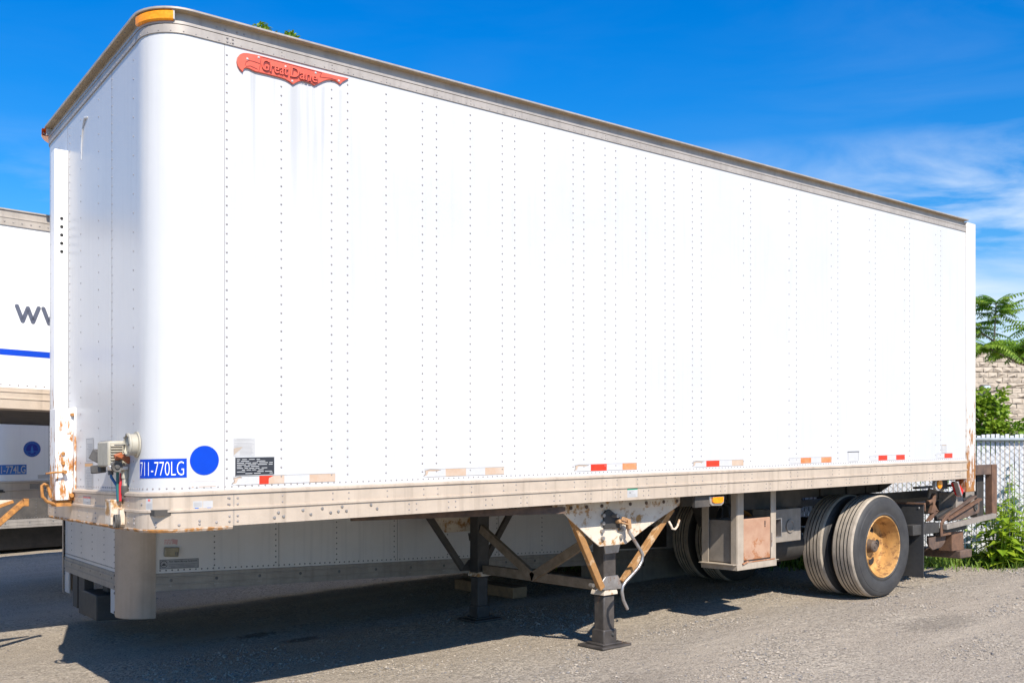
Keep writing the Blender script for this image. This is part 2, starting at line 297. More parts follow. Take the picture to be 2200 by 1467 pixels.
        if recalc: bmesh.ops.recalc_face_normals(bm, faces=bm.faces[:])
        me = bpy.data.meshes.new(name); bm.to_mesh(me); bm.free()
        for m_ in (mats if isinstance(mats, (list, tuple)) else [mats]): me.materials.append(M[m_] if isinstance(m_, str) else m_)
        if smooth:
            me.shade_smooth(); me.set_sharp_from_angle(angle=angle)
        o = bpy.data.objects.new(name, me); col.objects.link(o)
        if parent is not None: o.parent = parent; ROOT[o.name] = off
        if bevel:
            b = o.modifiers.new('bevel', 'BEVEL'); b.width = bevel; b.segments = 2; b.limit_method = 'ANGLE'; b.angle_limit = R(40)
        return o
def tag(o, label=None, cat=None, group=None, kind=None):
    if label: o['label'] = label
    if cat: o['category'] = cat
    if group: o['group'] = group
    if kind: o['kind'] = kind
    return o
def thing(name, label, cat, loc, group=None):
    o = bpy.data.objects.new(name, None); col.objects.link(o); o.empty_display_size = 0.2
    p = TF[0](loc); o.location = p; ROOT[o.name] = p
    return tag(o, label, cat, group)
def text_mesh(mb, txt, place, x0, x1, z0, z1, shear=0.0, bold=0.0, depth=None, mi=None):
    """letters fitted into a box; place(a, b, d) -> point, d = 0 back .. 1 front"""
    cu = bpy.data.curves.new('lettering', 'FONT'); cu.body = txt; cu.size = 1; cu.offset = bold; cu.resolution_u = 3; cu.extrude = 0.5 if depth else 0.0; cu.shear = shear
    if txt == 'ww': cu.space_character = 1.12
    o = bpy.data.objects.new('lettering', cu); col.objects.link(o)
    dg = bpy.context.evaluated_depsgraph_get(); me = o.evaluated_get(dg).to_mesh()
    xs = [v.co.x for v in me.vertices]; ys = [v.co.y for v in me.vertices]
    ax, bx_, ay, by_ = min(xs), max(xs), min(ys), max(ys)
    vs = []
    for v in me.vertices:
        a = x0 + (v.co.x - ax) / (bx_ - ax) * (x1 - x0); b = z0 + (v.co.y - ay) / (by_ - ay) * (z1 - z0)
        vs.append(mb.V(place(a, b, (v.co.z + 0.5) if depth else 1.0)))
    for p in me.polygons: mb.face([vs[i] for i in p.vertices], mi)
    o.evaluated_get(dg).to_mesh_clear()
    bpy.data.objects.remove(o); bpy.data.curves.remove(cu)

# ------------------------------------------------------------------ ground
GZ = lambda x: -0.155 + 0.0105 * x                                   # yard level along the trailer
STAINS = [(1.33, 2.80, 0.17, 0.10, 0.62), (1.55, 2.38, 0.19, 0.10, 0.66), (5.6, -0.9, 0.5, 0.25, 0.30), (2.2, -0.6, 0.7, 0.3, 0.22), (8.2, -1.4, 0.6, 0.3, 0.25)]
def ground_material():
    m = bpy.data.materials.new('compacted_gravel'); m.use_nodes = True; t = m.node_tree; L = t.links.new; b = t.nodes['Principled BSDF']
    b.inputs['Roughness'].default_value = 0.95; b.inputs['Specular IOR Level'].default_value = 0.03
    g = t.nodes.new('ShaderNodeNewGeometry')
    def noise(sc, det=6, rough=0.6, vec=None):
        n = t.nodes.new('ShaderNodeTexNoise'); n.inputs['Scale'].default_value = sc; n.inputs['Detail'].default_value = det; n.inputs['Roughness'].default_value = rough; L(vec or g.outputs['Position'], n.inputs['Vector']); return n.outputs['Fac']
    def ramp(v, a, b_, c0, c1):
        r = t.nodes.new('ShaderNodeMapRange'); r.inputs['From Min'].default_value = a; r.inputs['From Max'].default_value = b_; L(v, r.inputs['Value'])
        x = t.nodes.new('ShaderNodeMix'); x.data_type = 'RGBA'
        for i, c in ((6, c0), (7, c1)):
            if isinstance(c, tuple): x.inputs[i].default_value = (*c, 1)
            else: L(c, x.inputs[i])
        L(r.outputs[0], x.inputs[0]); return x.outputs[2]
    vo = t.nodes.new('ShaderNodeTexVoronoi'); vo.inputs['Scale'].default_value = 62; L(g.outputs['Position'], vo.inputs['Vector'])
    sv = t.nodes.new('ShaderNodeSeparateColor'); L(vo.outputs['Color'], sv.inputs[0])
    stone = ramp(sv.outputs[0], 0.0, 1.0, (0.25, 0.215, 0.175), (0.62, 0.53, 0.42))
    fine = ramp(noise(85, 4, 0.75), 0.36, 0.62, (0.21, 0.175, 0.14), (0.60, 0.51, 0.405))
    big = noise(0.75, 5)
    mpw = t.nodes.new('ShaderNodeMapping'); mpw.inputs['Scale'].default_value = (0.35, 2.2, 1); mpw.inputs['Rotation'].default_value = (0, 0, 0.12); L(g.outputs['Position'], mpw.inputs[0])
    tracks = noise(1.0, 4, 0.55, mpw.outputs[0])
    c = ramp(big, 0.42, 0.60, fine, stone)
    tr = t.nodes.new('ShaderNodeMapRange'); tr.inputs['From Min'].default_value = 0.52; tr.inputs['From Max'].default_value = 0.64; L(tracks, tr.inputs['Value'])
    x = t.nodes.new('ShaderNodeMix'); x.data_type = 'RGBA'; L(tr.outputs[0], x.inputs[0]); L(c, x.inputs[6]); L(ramp(noise(120, 4, 0.8), 0.3, 0.6, (0.37, 0.31, 0.245), (0.58, 0.495, 0.39)), x.inputs[7])
    fac = t.nodes.new('ShaderNodeMix'); fac.data_type = 'RGBA'; fac.inputs[0].default_value = 0.55; L(c, fac.inputs[6]); L(x.outputs[2], fac.inputs[7])
    # oil stains with their own outlines
    c = fac.outputs[2]
    for (sx, sy, ru, rv_, amt) in STAINS:
        m_ = t.nodes.new('ShaderNodeMapping'); m_.vector_type = 'POINT'; m_.inputs['Location'].default_value = (-sx / ru, -sy / rv_, 0); m_.inputs['Scale'].default_value = (1 / ru, 1 / rv_, 0); L(g.outputs['Position'], m_.inputs[0])
        ln = t.nodes.new('ShaderNodeVectorMath'); ln.operation = 'LENGTH'; L(m_.outputs[0], ln.inputs[0])
        ad = t.nodes.new('ShaderNodeMath'); ad.operation = 'MULTIPLY_ADD'; L(noise(14, 5), ad.inputs[0]); ad.inputs[1].default_value = 1.3; L(ln.outputs['Value'], ad.inputs[2])
        r_ = t.nodes.new('ShaderNodeMapRange'); r_.inputs['From Min'].default_value = 1.75; r_.inputs['From Max'].default_value = 1.25; r_.inputs['To Max'].default_value = amt; L(ad.outputs[0], r_.inputs['Value'])
        x2 = t.nodes.new('ShaderNodeMix'); x2.data_type = 'RGBA'; L(r_.outputs[0], x2.inputs[0]); L(c, x2.inputs[6]); x2.inputs[7].default_value = (0.09, 0.08, 0.07, 1); c = x2.outputs[2]
    L(c, b.inputs['Base Color'])
    h1 = t.nodes.new('ShaderNodeMath'); h1.operation = 'MULTIPLY_ADD'; L(vo.outputs['Distance'], h1.inputs[0]); h1.inputs[1].default_value = -0.8; L(noise(240, 3), h1.inputs[2])
    bp = t.nodes.new('ShaderNodeBump'); bp.inputs['Strength'].default_value = 0.85; bp.inputs['Distance'].default_value = 0.012; L(h1.outputs[0], bp.inputs['Height'])
    bp2 = t.nodes.new('ShaderNodeBump'); bp2.inputs['Strength'].default_value = 0.5; bp2.inputs['Distance'].default_value = 0.06; L(noise(9, 5), bp2.inputs['Height']); L(bp.outputs[0], bp2.inputs['Normal']); L(bp2.outputs[0], b.inputs['Normal'])
    return m
M['gravel'] = ground_material()
def gheight(x, y):
    z = GZ(max(-8, min(14, x)))
    far = max(0.0, min(1.0, (math.hypot(x - 3, y) - 14) / 20))
    n = mn.noise(Vector((x * 0.9, y * 0.9, 3.1))) * 0.012 + mn.noise(Vector((x * 0.5, y * 2.6, 9.7))) * 0.010 + mn.noise(Vector((x * 3.1, y * 3.1, 1.7))) * 0.006
    damp = 1.0
    for (ax, ay, rr) in ((3.05, 0.39, 0.45), (3.05, 2.01, 0.45), (6.42, 0.2, 0.6), (6.42, 0.5, 0.6), (6.42, 1.9, 0.7)):
        d = math.hypot(x - ax, y - ay)
        damp = min(damp, max(0.0, min(1.0, (d - rr * 0.5) / rr)))
    if y < -1.0: z += 0.0                       # near edge stays on the same fall
    return z + n * damp * (1 - far)
mb = MB()
def axis_pts(lo, hi, fine0, fine1, st):
    a = []; x = fine0
    while x <= fine1 + 1e-6: a.append(x); x += st
    g_ = st; x = fine0
    while x > lo: g_ *= 1.45; x -= g_; a.insert(0, max(x, lo))
    g_ = st; x = fine1
    while x < hi: g_ *= 1.45; x += g_; a.append(min(x, hi))
    return a
gx = axis_pts(-300, 400, -3.2, 12.0, 0.10); gy = axis_pts(-300, 400, -4.5, 6.0, 0.10)
vv = [[mb.V((x, y, gheight(x, y) + S * y * (0 if abs(y) < 14 else (1 - 14 / abs(y))))) for y in gy] for x in gx]
for i in range(len(gx) - 1):
    for j in range(len(gy) - 1): mb.face([vv[i][j], vv[i + 1][j], vv[i + 1][j + 1], vv[i][j + 1]])
tag(mb.build('ground', 'gravel', recalc=False, angle=3), kind='structure')

# loose stones lying on the yard: far too many to count
mb = MB()
def pebble(x, y, r):
    z = gheight(x, y) + r * 0.15
    a = random.random() * 6.28; ca, sa = math.cos(a), math.sin(a)
    sx, sy, sz = r * random.uniform(0.8, 1.35), r * random.uniform(0.6, 1.0), r * random.uniform(0.45, 0.8)
    P = []
    for (u, v, w_) in ((1, 0, 0), (-1, 0, 0), (0, 1, 0), (0, -1, 0), (0, 0, 1), (0.55, 0.6, 0.55), (-0.5, -0.55, 0.6)):
        u += random.uniform(-.2, .2); v += random.uniform(-.2, .2)
        P.append(mb.V((x + (u * sx) * ca - (v * sy) * sa, y + (u * sx) * sa + (v * sy) * ca, z + w_ * sz)))
    mb.mi = random.choice((0, 0, 0, 0, 1, 2, 2))
    for q in ((0, 5, 4), (0, 3, 4), (3, 6, 4), (6, 1, 4), (1, 2, 4), (2, 5, 4), (0, 2, 5), (1, 3, 6)): mb.face([P[i] for i in q])
cnt = 0
while cnt < 50000:
    if random.random() < 0.85:
        x = random.uniform(-1.5, 10.5); y = random.uniform(-3.4, 2.4)
    else: x = random.uniform(-2, 12); y = random.uniform(-3, 9)
    k = mn.noise(Vector((x * 0.7, y * 1.5, 5.0))) + 0.6 * mn.noise(Vector((x * 2.3, y * 3.4, 2.0)))
    if random.random() > 0.10 + max(0, k - 0.05) * 2.2: continue
    if abs(x - 3.1) < .2 and (abs(y - .39) < .2 or abs(y - 2.01) < .2): continue
    r = 0.003 + 0.0085 * random.random() ** 2.2
    if k > 0.3 and random.random() < 0.05: r = random.uniform(0.010, 0.018)
    pebble(x, y, r); cnt += 1
M['st1'] = mat('grey_stone', (0.30, 0.255, 0.205), (0.40, 0.34, 0.27), 0.9, scale=12)
M['st2'] = mat('pale_stone', (0.38, 0.325, 0.26), (0.45, 0.385, 0.31), 0.9, scale=12)
M['st3'] = mat('dark_stone', (0.17, 0.16, 0.155), (0.24, 0.22, 0.2), 0.9, scale=12)
tag(mb.build('loose_gravel', ['st1', 'st2', 'st3'], smooth=False, recalc=False), 'loose grey and tan gravel stones scattered over the yard', 'gravel', kind='stuff')
# ------------------------------------------------------------------ shared box-trailer pieces
XF, RC, W, XR = -0.391, 0.20, 2.40, 7.84           # front plane, corner radius, width, rear end of the side
def trailer_path(x1=XR, seg=10, xf=XF, w=W, r=RC, both=True):
    P = [(x1, 0, 0, -1), (xf + r + 0.03, 0, 0, -1)]
    for k in range(seg + 1):
        a = math.pi / 2 * k / seg
        P.append((xf + r - r * math.sin(a), r - r * math.cos(a), -math.sin(a), -math.cos(a)))
    P.append((xf, r + 0.03, -1, 0)); P.append((xf, w - r - 0.03, -1, 0))
    for k in range(seg + 1):
        a = math.pi / 2 * k / seg
        P.append((xf + r - r * math.cos(a), w - r + r * math.sin(a), -math.cos(a), math.sin(a)))
    P.append((xf + r + 0.03, w, 0, 1)); P.append((x1, w, 0, 1))
    return P
def subpath(u0, u1, n=24):
    return [per(u0 + (u1 - u0) * i / n, 0, 0, True) for i in range(n + 1)]
def per(u, o, z, raw=False):
    """unrolled near side + corner + front: u = X on the side; returns the point lying o off the skin"""
    xe = XF + RC; q = math.pi / 2 * RC
    if u >= xe: x, y, nx, ny = u, 0, 0, -1
    elif u >= xe - q:
        a = (xe - u) / RC; x, y, nx, ny = xe - RC * math.sin(a), RC - RC * math.cos(a), -math.sin(a), -math.cos(a)
    else: x, y, nx, ny = XF, RC + (xe - q - u), -1, 0
    if raw: return (x, y, nx, ny)
    return (x + nx * o, y + ny * o, z)
UF = lambda y: XF + RC - math.pi / 2 * RC - (y - RC)     # u of a point of the front wall
def decal(mb, u0, u1, z0, z1, o=0.0016, mi=0, n=None):
    n = n or (1 if u0 >= XF + RC else 12)
    prev = None
    for i in range(n + 1):
        u = u0 + (u1 - u0) * i / n
        a = mb.V(per(u, o, z0)); b = mb.V(per(u, o, z1))
        if prev: mb.face([prev[0], a, b, prev[1]], mi)
        prev = (a, b)
def poly_decal(mb, pts, o=0.0016, mi=0):
    mb.face([mb.V(per(u, o, z)) for u, z in pts], mi)
def rivet(mb, u, z, r=0.0062, o=0.0, mi=1):
    x, y, nx, ny = per(u, 0, 0, True); k = mb.mi; mb.mi = mi
    mb.dome((x + nx * o, y + ny * o, z), (nx, ny, 0), r); mb.mi = k
COLS = []
x_ = 0.0
for g_ in [0, 12.1, 12, 4, 10, 10, 4, 10, 10, 4, 10, 10, 3.9, 7.9, 4.1, 8.1, 3.8, 8.1, 3.8, 8.1, 4, 20, 3.5, 20, 4, 19.9, 3.9, 19.6, 3.9, 19.8, 3.6, 19, 3.8]:
    x_ += g_ * 0.0254; COLS.append(x_)
ZB, ZW, ZT = 1.0, 1.190, 3.543                       # rail foot, foot of the white skin, foot of the top rail

def box_trailer(name, label, tfshift, detail=True, group=None, paint='white'):
    tf0 = TF[0]
    if tfshift is not None:
        dx, dy, dz = tfshift
        TF[0] = lambda v: Vector((v[0] + dx, v[1] + dy, v[2] + dz - S * (v[1] + dy)))
    root = thing(name, label, 'trailer', (3.5, 1.2, 0.0), group)
    path = trailer_path()
    # --- skin
    mb = MB(); mb.sweep([(0, ZW - 0.03), (0, ZT + 0.02)], path, [0])
    for u in (-0.012 + (0 if detail else 0.14),): mb.mi = 2; mb.sweep([(0.0012, ZW), (0.0012, ZT)], [(u - 0.0015, 0, 0, -1), (u + 0.0015, 0, 0, -1)])
    for y in (0.705, 1.715):
        mb.mi = 2; mb.sweep([(0.0012, ZW), (0.0012, ZT)], [(XF, y - 0.002, -1, 0), (XF, y + 0.002, -1, 0)])
    mb.mi = 0
    n_ = 47
    for i, X in enumerate(COLS if detail else [c + 0.14 for c in COLS[:4]]):
        step = 0.0497 if (i < 20 or i % 2 == 0) else 0.0994
        z = ZW + 0.062
        while z < ZT - 0.02:
            rivet(mb, X, z); z += step
    for y, st in ((0.30, 0.101), (0.700, 0.050), (0.98, 0.101), (1.385, 0.101), (1.66, 0.05), (1.95, 0.1), (2.18, 0.1)):
        z = ZW + 0.06
        while z < ZT - 0.02: rivet(mb, UF(y), z, 0.005); z += st
    if detail:
        u = UF(2.18)
        while u < XR - 0.02: rivet(mb, u, ZW + 0.017, 0.0055); u += 0.0375
    body = mb.build('wall_skin', [paint, 'rivet', 'seam'], root, angle=0.5)
    # --- bottom rail
    mb = MB()
    mb.sweep([(-0.004, 1.0), (0.012, 1.0), (0.012, 1.0835), (0.021, 1.0865), (0.021, 1.097), (0.012, 1.100), (0.012, 1.1665), (0.0215, 1.170), (0.0215, 1.183), (0.006, 1.190), (0, 1.190)], path)
    mb.mi = 2; mb.sweep([(0.0128, 1.001), (0.0128, 1.166)], [(0.032, 0, 0, -1), (0.0355, 0, 0, -1)])
    mb.sweep([(0.0124, 1.1645), (0.0124, 1.1675)], path); mb.mi = 0
    for i, X in enumerate(COLS):
        for z in (1.147, 1.113): rivet(mb, X + 0.002, z, 0.0058, 0.012)
    if detail:
        for X in (0.01, 0.055):
            for z in (1.145, 1.112, 1.05, 1.022): rivet(mb, X, z, 0.0075, 0.012)
        for X, z in ((0.262, 1.028), (0.285, 1.054), (0.315, 1.031), (0.43, 1.06), (0.478, 1.034), (0.548, 1.063), (0.60, 1.037), (0.672, 1.067), (0.648, 1.041), (0.70, 1.041), (0.86, 1.068), (0.90, 1.044)): rivet(mb, X, z, 0.0105, 0.012, 3)
        X = 1.12
        while X < XR - 0.25:
            for d in (0, 0.052):
                for z in (1.062, 1.027): rivet(mb, X + d, z, 0.006, 0.012)
            X += 0.285
        for X in (7.62, 7.66, 7.70):
            for z in (1.066, 1.028): rivet(mb, X, z, 0.008, 0.012, 3)
        for u, z in ((-0.15, 1.035), (-0.15, 1.018), (-0.25, 1.018), (-0.06, 1.022), (-0.36, 1.03), (-0.36, 1.015), (-0.45, 1.13), (-0.55, 1.05), (-0.55, 1.025)): rivet(mb, u, z, 0.008, 0.012)
        for y in (0.35, 0.72, 1.0, 1.18, 1.38, 2.0, 2.16):
            for z in (1.14, 1.115, 1.055, 1.025): rivet(mb, UF(y), z, 0.006, 0.012)
    mb.build('bottom_rail', ['alu', 'rivet', 'seam', 'bolt'], root, angle=0.5)
    # --- top rail
    mb = MB()
    mb.sweep([(0, ZT), (0.007, ZT), (0.007, 3.5855), (0.0015, 3.5858), (0.0015, 3.5882), (0.010, 3.5884), (0.010, 3.602), (-0.012, 3.604), (-0.012, 3.6525)], path, [2, 0, 2, 2, 0, 0, 0, 0])
    for X in COLS:
        for z in (3.575, 3.556): rivet(mb, X, z, 0.0045, 0.007)
    u = UF(2.18)
    k_ = 0
    while u < XR - 0.02: rivet(mb, u, 3.553, 0.0042, 0.007); u += 0.061
    if detail:
        for u in (0.0, 0.03):
            for z in (3.575, 3.556): rivet(mb, u, z, 0.007, 0.0075)
        for u in (-0.05, -0.003, 0.06, 0.10): rivet(mb, u, 3.625, 0.006, -0.012)
    mb.build('top_rail', ['roofalu', 'rivet', 'seam'], root, angle=0.5)
    mb = MB(); mb.sweep([(-0.03, 3.6525), (0.030, 3.6525), (0.034, 3.655), (0.034, 3.664), (0.026, 3.668), (-0.03, 3.669)], path, [1, 0, 0, 0, 0])
    if detail:
        u = UF(2.1)
        while u < XR - 0.05:
            x, y, nx, ny = per(u, 0, 0, True); mb.mi = 2; mb.dome((x + nx * 0.014, y + ny * 0.014, 3.6526), (0, 0, -1), 0.005, 0.003, 5); u += 0.042 + 0.02 * random.random()
        mb.mi = 0
    mb.build('roof_rail_lip', ['roofalu', 'lip', 'seam'], root, angle=0.5)
    mb = MB(); mb.face([mb.V((x - nx * 0.03, y - ny * 0.03, 3.669)) for x, y, nx, ny in path]); mb.build('roof', 'roof', root)
    # --- floor and crossmembers
    mb = MB(); mb.box(XF + 0.02, XR, 0.012, W - 0.012, 1.07, 1.10)
    X = -0.2
    while X < XR: mb.box(X, X + 0.05, 0.013, W - 0.013, 1.005, 1.068); X += 0.30
    mb.build('floor_frame', 'under', root)
    # --- rear frame with closed doors
    mb = MB(); mb.box(XR, XR + 0.19, -0.012, 0.11, 0.86, 3.645); mb.build('rear_corner_post', 'rustpost', root, 0.006)
    mb = MB(); mb.box(XR, XR + 0.19, W - 0.11, W + 0.012, 0.86, 3.645); mb.build('rear_corner_post', 'rustpost', root, 0.006)
    mb = MB(); mb.box(XR + 0.002, XR + 0.18, 0.113, W - 0.113, 3.50, 3.66); mb.box(XR + 0.002, XR + 0.17, 0.113, W - 0.113, 0.98, 1.16); mb.build('rear_door_frame', 'rustwhite', root, 0.005)
    for y0 in (0.12, 1.205):
        mb = MB(); mb.box(XR + 0.04, XR + 0.09, y0, y0 + 1.075, 1.165, 3.495); d = mb.build('rear_door', 'white', root, 0.004)
        mb = MB(); yy = y0 + (0.8 if y0 < 1 else 0.28); mb.tube([(XR + 0.12, yy, 1.1), (XR + 0.12, yy, 3.55)], 0.014); mb.build('lock_rod', 'galv', d)
    return root, tf0

def wheel_pair(root, yo, side):
    """a dual wheel; yo = outer face, side = +1 when the outer face looks to -Y"""
    cx, cz = 6.42, 0.398; Rr = 0.492
    for k, y0 in enumerate((0.0, 0.325)):
        o = bpy.data.objects.new('wheel', None); col.objects.link(o)
        base = ROOT[root.name]; p = TF[0]((cx, yo + side * (y0 + 0.14), cz)); o.parent = root; o.location = p - base; ROOT[o.name] = p
        c = (cx, yo + side * y0, cz)
        T = lambda prof: [(r, side * a) for r, a in prof]
        mb = MB()
        prof = [(0.292, 0.018), (0.305, 0.006), (0.325, 0.012), (0.36, 0.002), (0.395, 0.0), (0.425, 0.004), (0.428, 0.007), (0.445, 0.009), (0.462, 0.016), (0.476, 0.030)]
        mi = [0] * 9
        tr = [(0.484, 0.040), (0.488, 0.046)]
        g = [0.085, 0.120, 0.160, 0.195]
        prof += tr; mi += [1, 1]
        for q in g:
            h = 0.4905 if 0.1 < q < 0.18 else 0.4895
            prof += [(h, q - 0.005), (0.476, q - 0.004), (0.476, q + 0.004), (h, q + 0.005)]; mi += [1, 2, 2, 2]
        prof += [(0.488, 0.234), (0.476, 0.250), (0.45, 0.268), (0.40, 0.28), (0.34, 0.275), (0.295, 0.262)]; mi += [1, 1, 0, 0, 0, 0]
        mb.lathe(T(prof), c, 'Y', 72, mi)
        for v in mb.bm.verts:                                              # tyre stands flat on the yard
            zz = GZ(cx) + 0.002
            if v.co.z < zz + 0.03: v.co.z = zz + max(0, (v.co.z - zz + 0.03)) * 0.5 if v.co.z > zz - 0.03 else zz
        mb.build('tyre', ['rubber', 'tread', 'groove'], o, angle=0.45)
        mb = MB()
        if k == 0: prof = [(0.296, 0.016), (0.289, 0.008), (0.282, 0.012), (0.274, 0.05), (0.262, 0.075), (0.258, 0.13), (0.246, 0.165), (0.226, 0.178), (0.20, 0.182), (0.14, 0.170), (0.105, 0.162), (0.10, 0.162), (0.0, 0.162)]
        else: prof = [(0.296, 0.262), (0.28, 0.25), (0.262, 0.2), (0.258, 0.12), (0.24, 0.06), (0.15, 0.03), (0.0, 0.03)]
        mb.lathe(T(prof), c, 'Y', 64); mb.build('rim', 'rim', o, angle=0.5)
        if k == 0:
            mb = MB()
            mb.lathe(T([(0.068, 0.162), (0.062, 0.150), (0.058, 0.105), (0.050, 0.094), (0.038, 0.090), (0.036, 0.097), (0.022, 0.097), (0.018, 0.092), (0.0, 0.091)]), c, 'Y', 28)
            mb.build('hub', 'hub', o, angle=0.5)
            mb = MB()
            for j in range(5):
                t = 0.05 + j * 2 * math.pi / 5
                hx, hz = cx + 0.150 * math.cos(t), cz + 0.150 * math.sin(t)
                mb.cyl((hx, c[1] + side * 0.1695, hz), (hx, c[1] + side * 0.19, hz), 0.045, 20)
            mb.build('hand_hole', 'groove', o)

# ================================================================== the near trailer
root, _ = box_trailer('box_trailer', 'nearest white box trailer with red badge and number 711-770LG, parked on landing legs', None, True)
def part(mb, name, mats, parent=None, bevel=0.0, angle=0.6, smooth=True): return mb.build(name, mats, parent or root, bevel, smooth, angle)

# --- rusted lip under the front corner
mb = MB(); mb.sweep([(0.012, 0.9995), (0.016, 0.994), (0.010, 0.982), (-0.01, 0.982)], [p for p in trailer_path() if p[0] < -0.15 or p[1] > 2.3][0:0] + subpath(UF(2.18), 0.028, 60))
for v in mb.bm.verts: v.co.z += 0.004 * mn.noise(v.co * 14)
part(mb, 'front_lip', mat('rusted_edge_strip', (0.55, 0.44, 0.34), (0.45, 0.34, 0.25), 0.8, scale=10, rust=dict(amount=0.55, scale=13, map=(1, 1, 1), cols=((0.62, 0.27, 0.06), (0.12, 0.07, 0.04)))))
# --- corner marker lamps
for far in (0, 1):
    P = subpath(-0.485, -0.275, 12)
    e_ = 0.0
    if far: P = [(x, W - y, nx, -ny) for x, y, nx, ny in P]; e_ = 0.025
    mb = MB(); mb.sweep([(-0.012, 3.600), (0.022 + e_, 3.600), (0.027 + e_, 3.606), (0.027 + e_, 3.644), (0.022 + e_, 3.650), (-0.012, 3.650)], P)
    lamp = part(mb, 'corner_marker_lamp', 'amber', angle=0.5)
    mb = MB(); a, b = P[0], P[-1]
    for q in (a, b):
        x, y, nx, ny = q; mb.bar((x - nx * 0.012, y - ny * 0.012, 3.628), (x + nx * 0.024, y + ny * 0.024, 3.628), 0.012, 0.046)
    mb.build('lamp_bracket', 'paper', lamp)
# --- badge
badge_pts = [(.084, 3.414), (.066, 3.428), (.055, 3.444), (.051, 3.463), (.055, 3.485), (.067, 3.504), (.085, 3.516), (.107, 3.521), (.135, 3.523), (.165, 3.525), (.35, 3.5225), (.542, 3.520), (.630, 3.520), (.717, 3.523), (.694, 3.506), (.677, 3.494), (.661, 3.476), (.645, 3.486), (.627, 3.490), (.603, 3.489), (.580, 3.483), (.556, 3.471), (.532, 3.455), (.501, 3.434), (.483, 3.442), (.462, 3.447), (.438, 3.447), (.414, 3.440), (.395, 3.429), (.372, 3.412), (.352, 3.422), (.328, 3.430), (.30, 3.433), (.23, 3.434), (.155, 3.433), (.136, 3.437), (.115, 3.442), (.098, 3.440), (.088, 3.431)]
mb = MB(); mb.prism(badge_pts, lambda a, b, d: (a, -d, b), 0.0005, 0.013)
badge = part(mb, 'name_badge', 'badge', bevel=0.002)
mb = MB()
for (x0, x1, z0, z1, t) in ((.188, .338, 3.449, 3.510, 'Great'), (.352, .515, 3.449, 3.507, 'Dane')):
    text_mesh(mb, t, lambda a, b, d: (a + 0.0030, -(0.0135 + 0.0012 * d), b - 0.0055), x0 - .003, x1 + .003, z0 - .003, z1 + .002, 0.12, 0.06, True, 0)  # dark copy set lower, painting the shadow of the letters
    text_mesh(mb, t, lambda a, b, d: (a, -(0.0145 + 0.005 * d), b), x0, x1, z0, z1, 0.12, 0.006, True, 1)
mb.build('badge_lettering', ['badge_dark', 'badge'], badge, smooth=False)
mb = MB()
def ridge(pts, wd=0.0022):
    for a, b in zip(pts, pts[1:]): mb.bar((a[0], -0.0138, a[1]), (b[0], -0.0138, b[1]), 0.0022, wd)
ridge([(.172, 3.437), (.180, 3.470), (.186, 3.520)]); ridge([(.095, 3.452), (.100, 3.470), (.115, 3.482), (.140, 3.484), (.178, 3.480)]); ridge([(.10, 3.448), (.125, 3.455), (.165, 3.447)])
ridge([(.19, 3.5185), (.54, 3.514)]); ridge([(.545, 3.518), (.532, 3.488), (.60, 3.496), (.64, 3.494)])
mb.build('badge_groove', 'badge_dark', badge)
mb = MB()
for a, b in ((.108, 3.489), (.172, 3.512), (.327, 3.498), (.366, 3.428), (.507, 3.505), (.652, 3.493)): mb.dome((a, -0.0135, b), (0, -1, 0), 0.007, 0.004, 10)
mb.build('badge_rivet', 'paper', badge)
# --- number sticker wrapping the corner and the round sticker
mb = MB(); uA, uB, zA, zB = -0.492, -0.212, 1.262, 1.360
decal(mb, uA, uB, zA, zB, 0.0016, 0, 24)
st = part(mb, 'number_sticker', 'blue')
mb = MB(); text_mesh(mb, '711-770LG', lambda a, b, d: per(a, 0.0028, b), uA + 0.012, uB - 0.014, zA + 0.012, zB - 0.014, 0, -0.012, False); mb.build('sticker_number', 'lettering', st, smooth=False)
mb = MB(); mb.face([mb.V(per(-0.120 + 0.0765 * math.cos(2 * math.pi * k / 64), 0.0018, 1.348 + 0.0765 * math.sin(2 * math.pi * k / 64))) for k in range(64)]); part(mb, 'round_sticker', 'blue')
# --- labels and plates
mb = MB(); mb.mi = 0; mb.prism([(.046, 1.262), (.265, 1.266), (.265, 1.358), (.046, 1.360)], lambda a, b, d: (a, -d, b), 0.0005, 0.0035)
mb.mi = 1
for (a, b, c) in ((.05, .265, 1.3605), (.05, .265, 1.2615)): mb.bar((a, -0.003, c), (b, -0.003, c), 0.003, 0.003)
for r in range(9):
    z = 1.349 - r * 0.0094; a = 0.054
    while a < 0.245:
        l = random.uniform(0.012, 0.055)
        if random.random() < 0.8 and not (r < 2 and a > 0.22): mb.box(a, min(a + l, 0.256), -0.0042, -0.0036, z - 0.0022, z + 0.0008)
        a += l + random.uniform(0.006, 0.014)
part(mb, 'data_plate', ['plate', 'print'], smooth=False)
mb = MB(); decal(mb, .036, .156, 1.366, 1.462, 0.0014, 0)
for r in range(13):
    z = 1.456 - r * 0.0068; a = .04 + (0.012 if r in (0, 4) else 0) + (0.03 if r > 6 else 0)
    if r != 2: decal(mb, a, random.uniform(.135, .153), z - .0009, z + .0009, 0.0019, 1)
poly_decal(mb, [(.037, 1.372), (.037, 1.408), (.05, 1.412), (.088, 1.416), (.068, 1.398), (.05, 1.384)], 0.0023, 2)
part(mb, 'torn_document', ['paper', 'inkgrey', 'paper_brown'])
mb = MB(); decal(mb, -0.20, -0.045, 1.203, 1.240, 0.0012, 0)
for a, b, c, d in ((-0.20, -0.045, 1.2395, 1.2405), (-0.15, -0.06, 1.209, 1.213), (-0.187, -0.177, 1.208, 1.214)): decal(mb, a, b, c, d, 0.0016, 1)
part(mb, 'bleached_sticker', ['tape_white', 'tape_peach'])
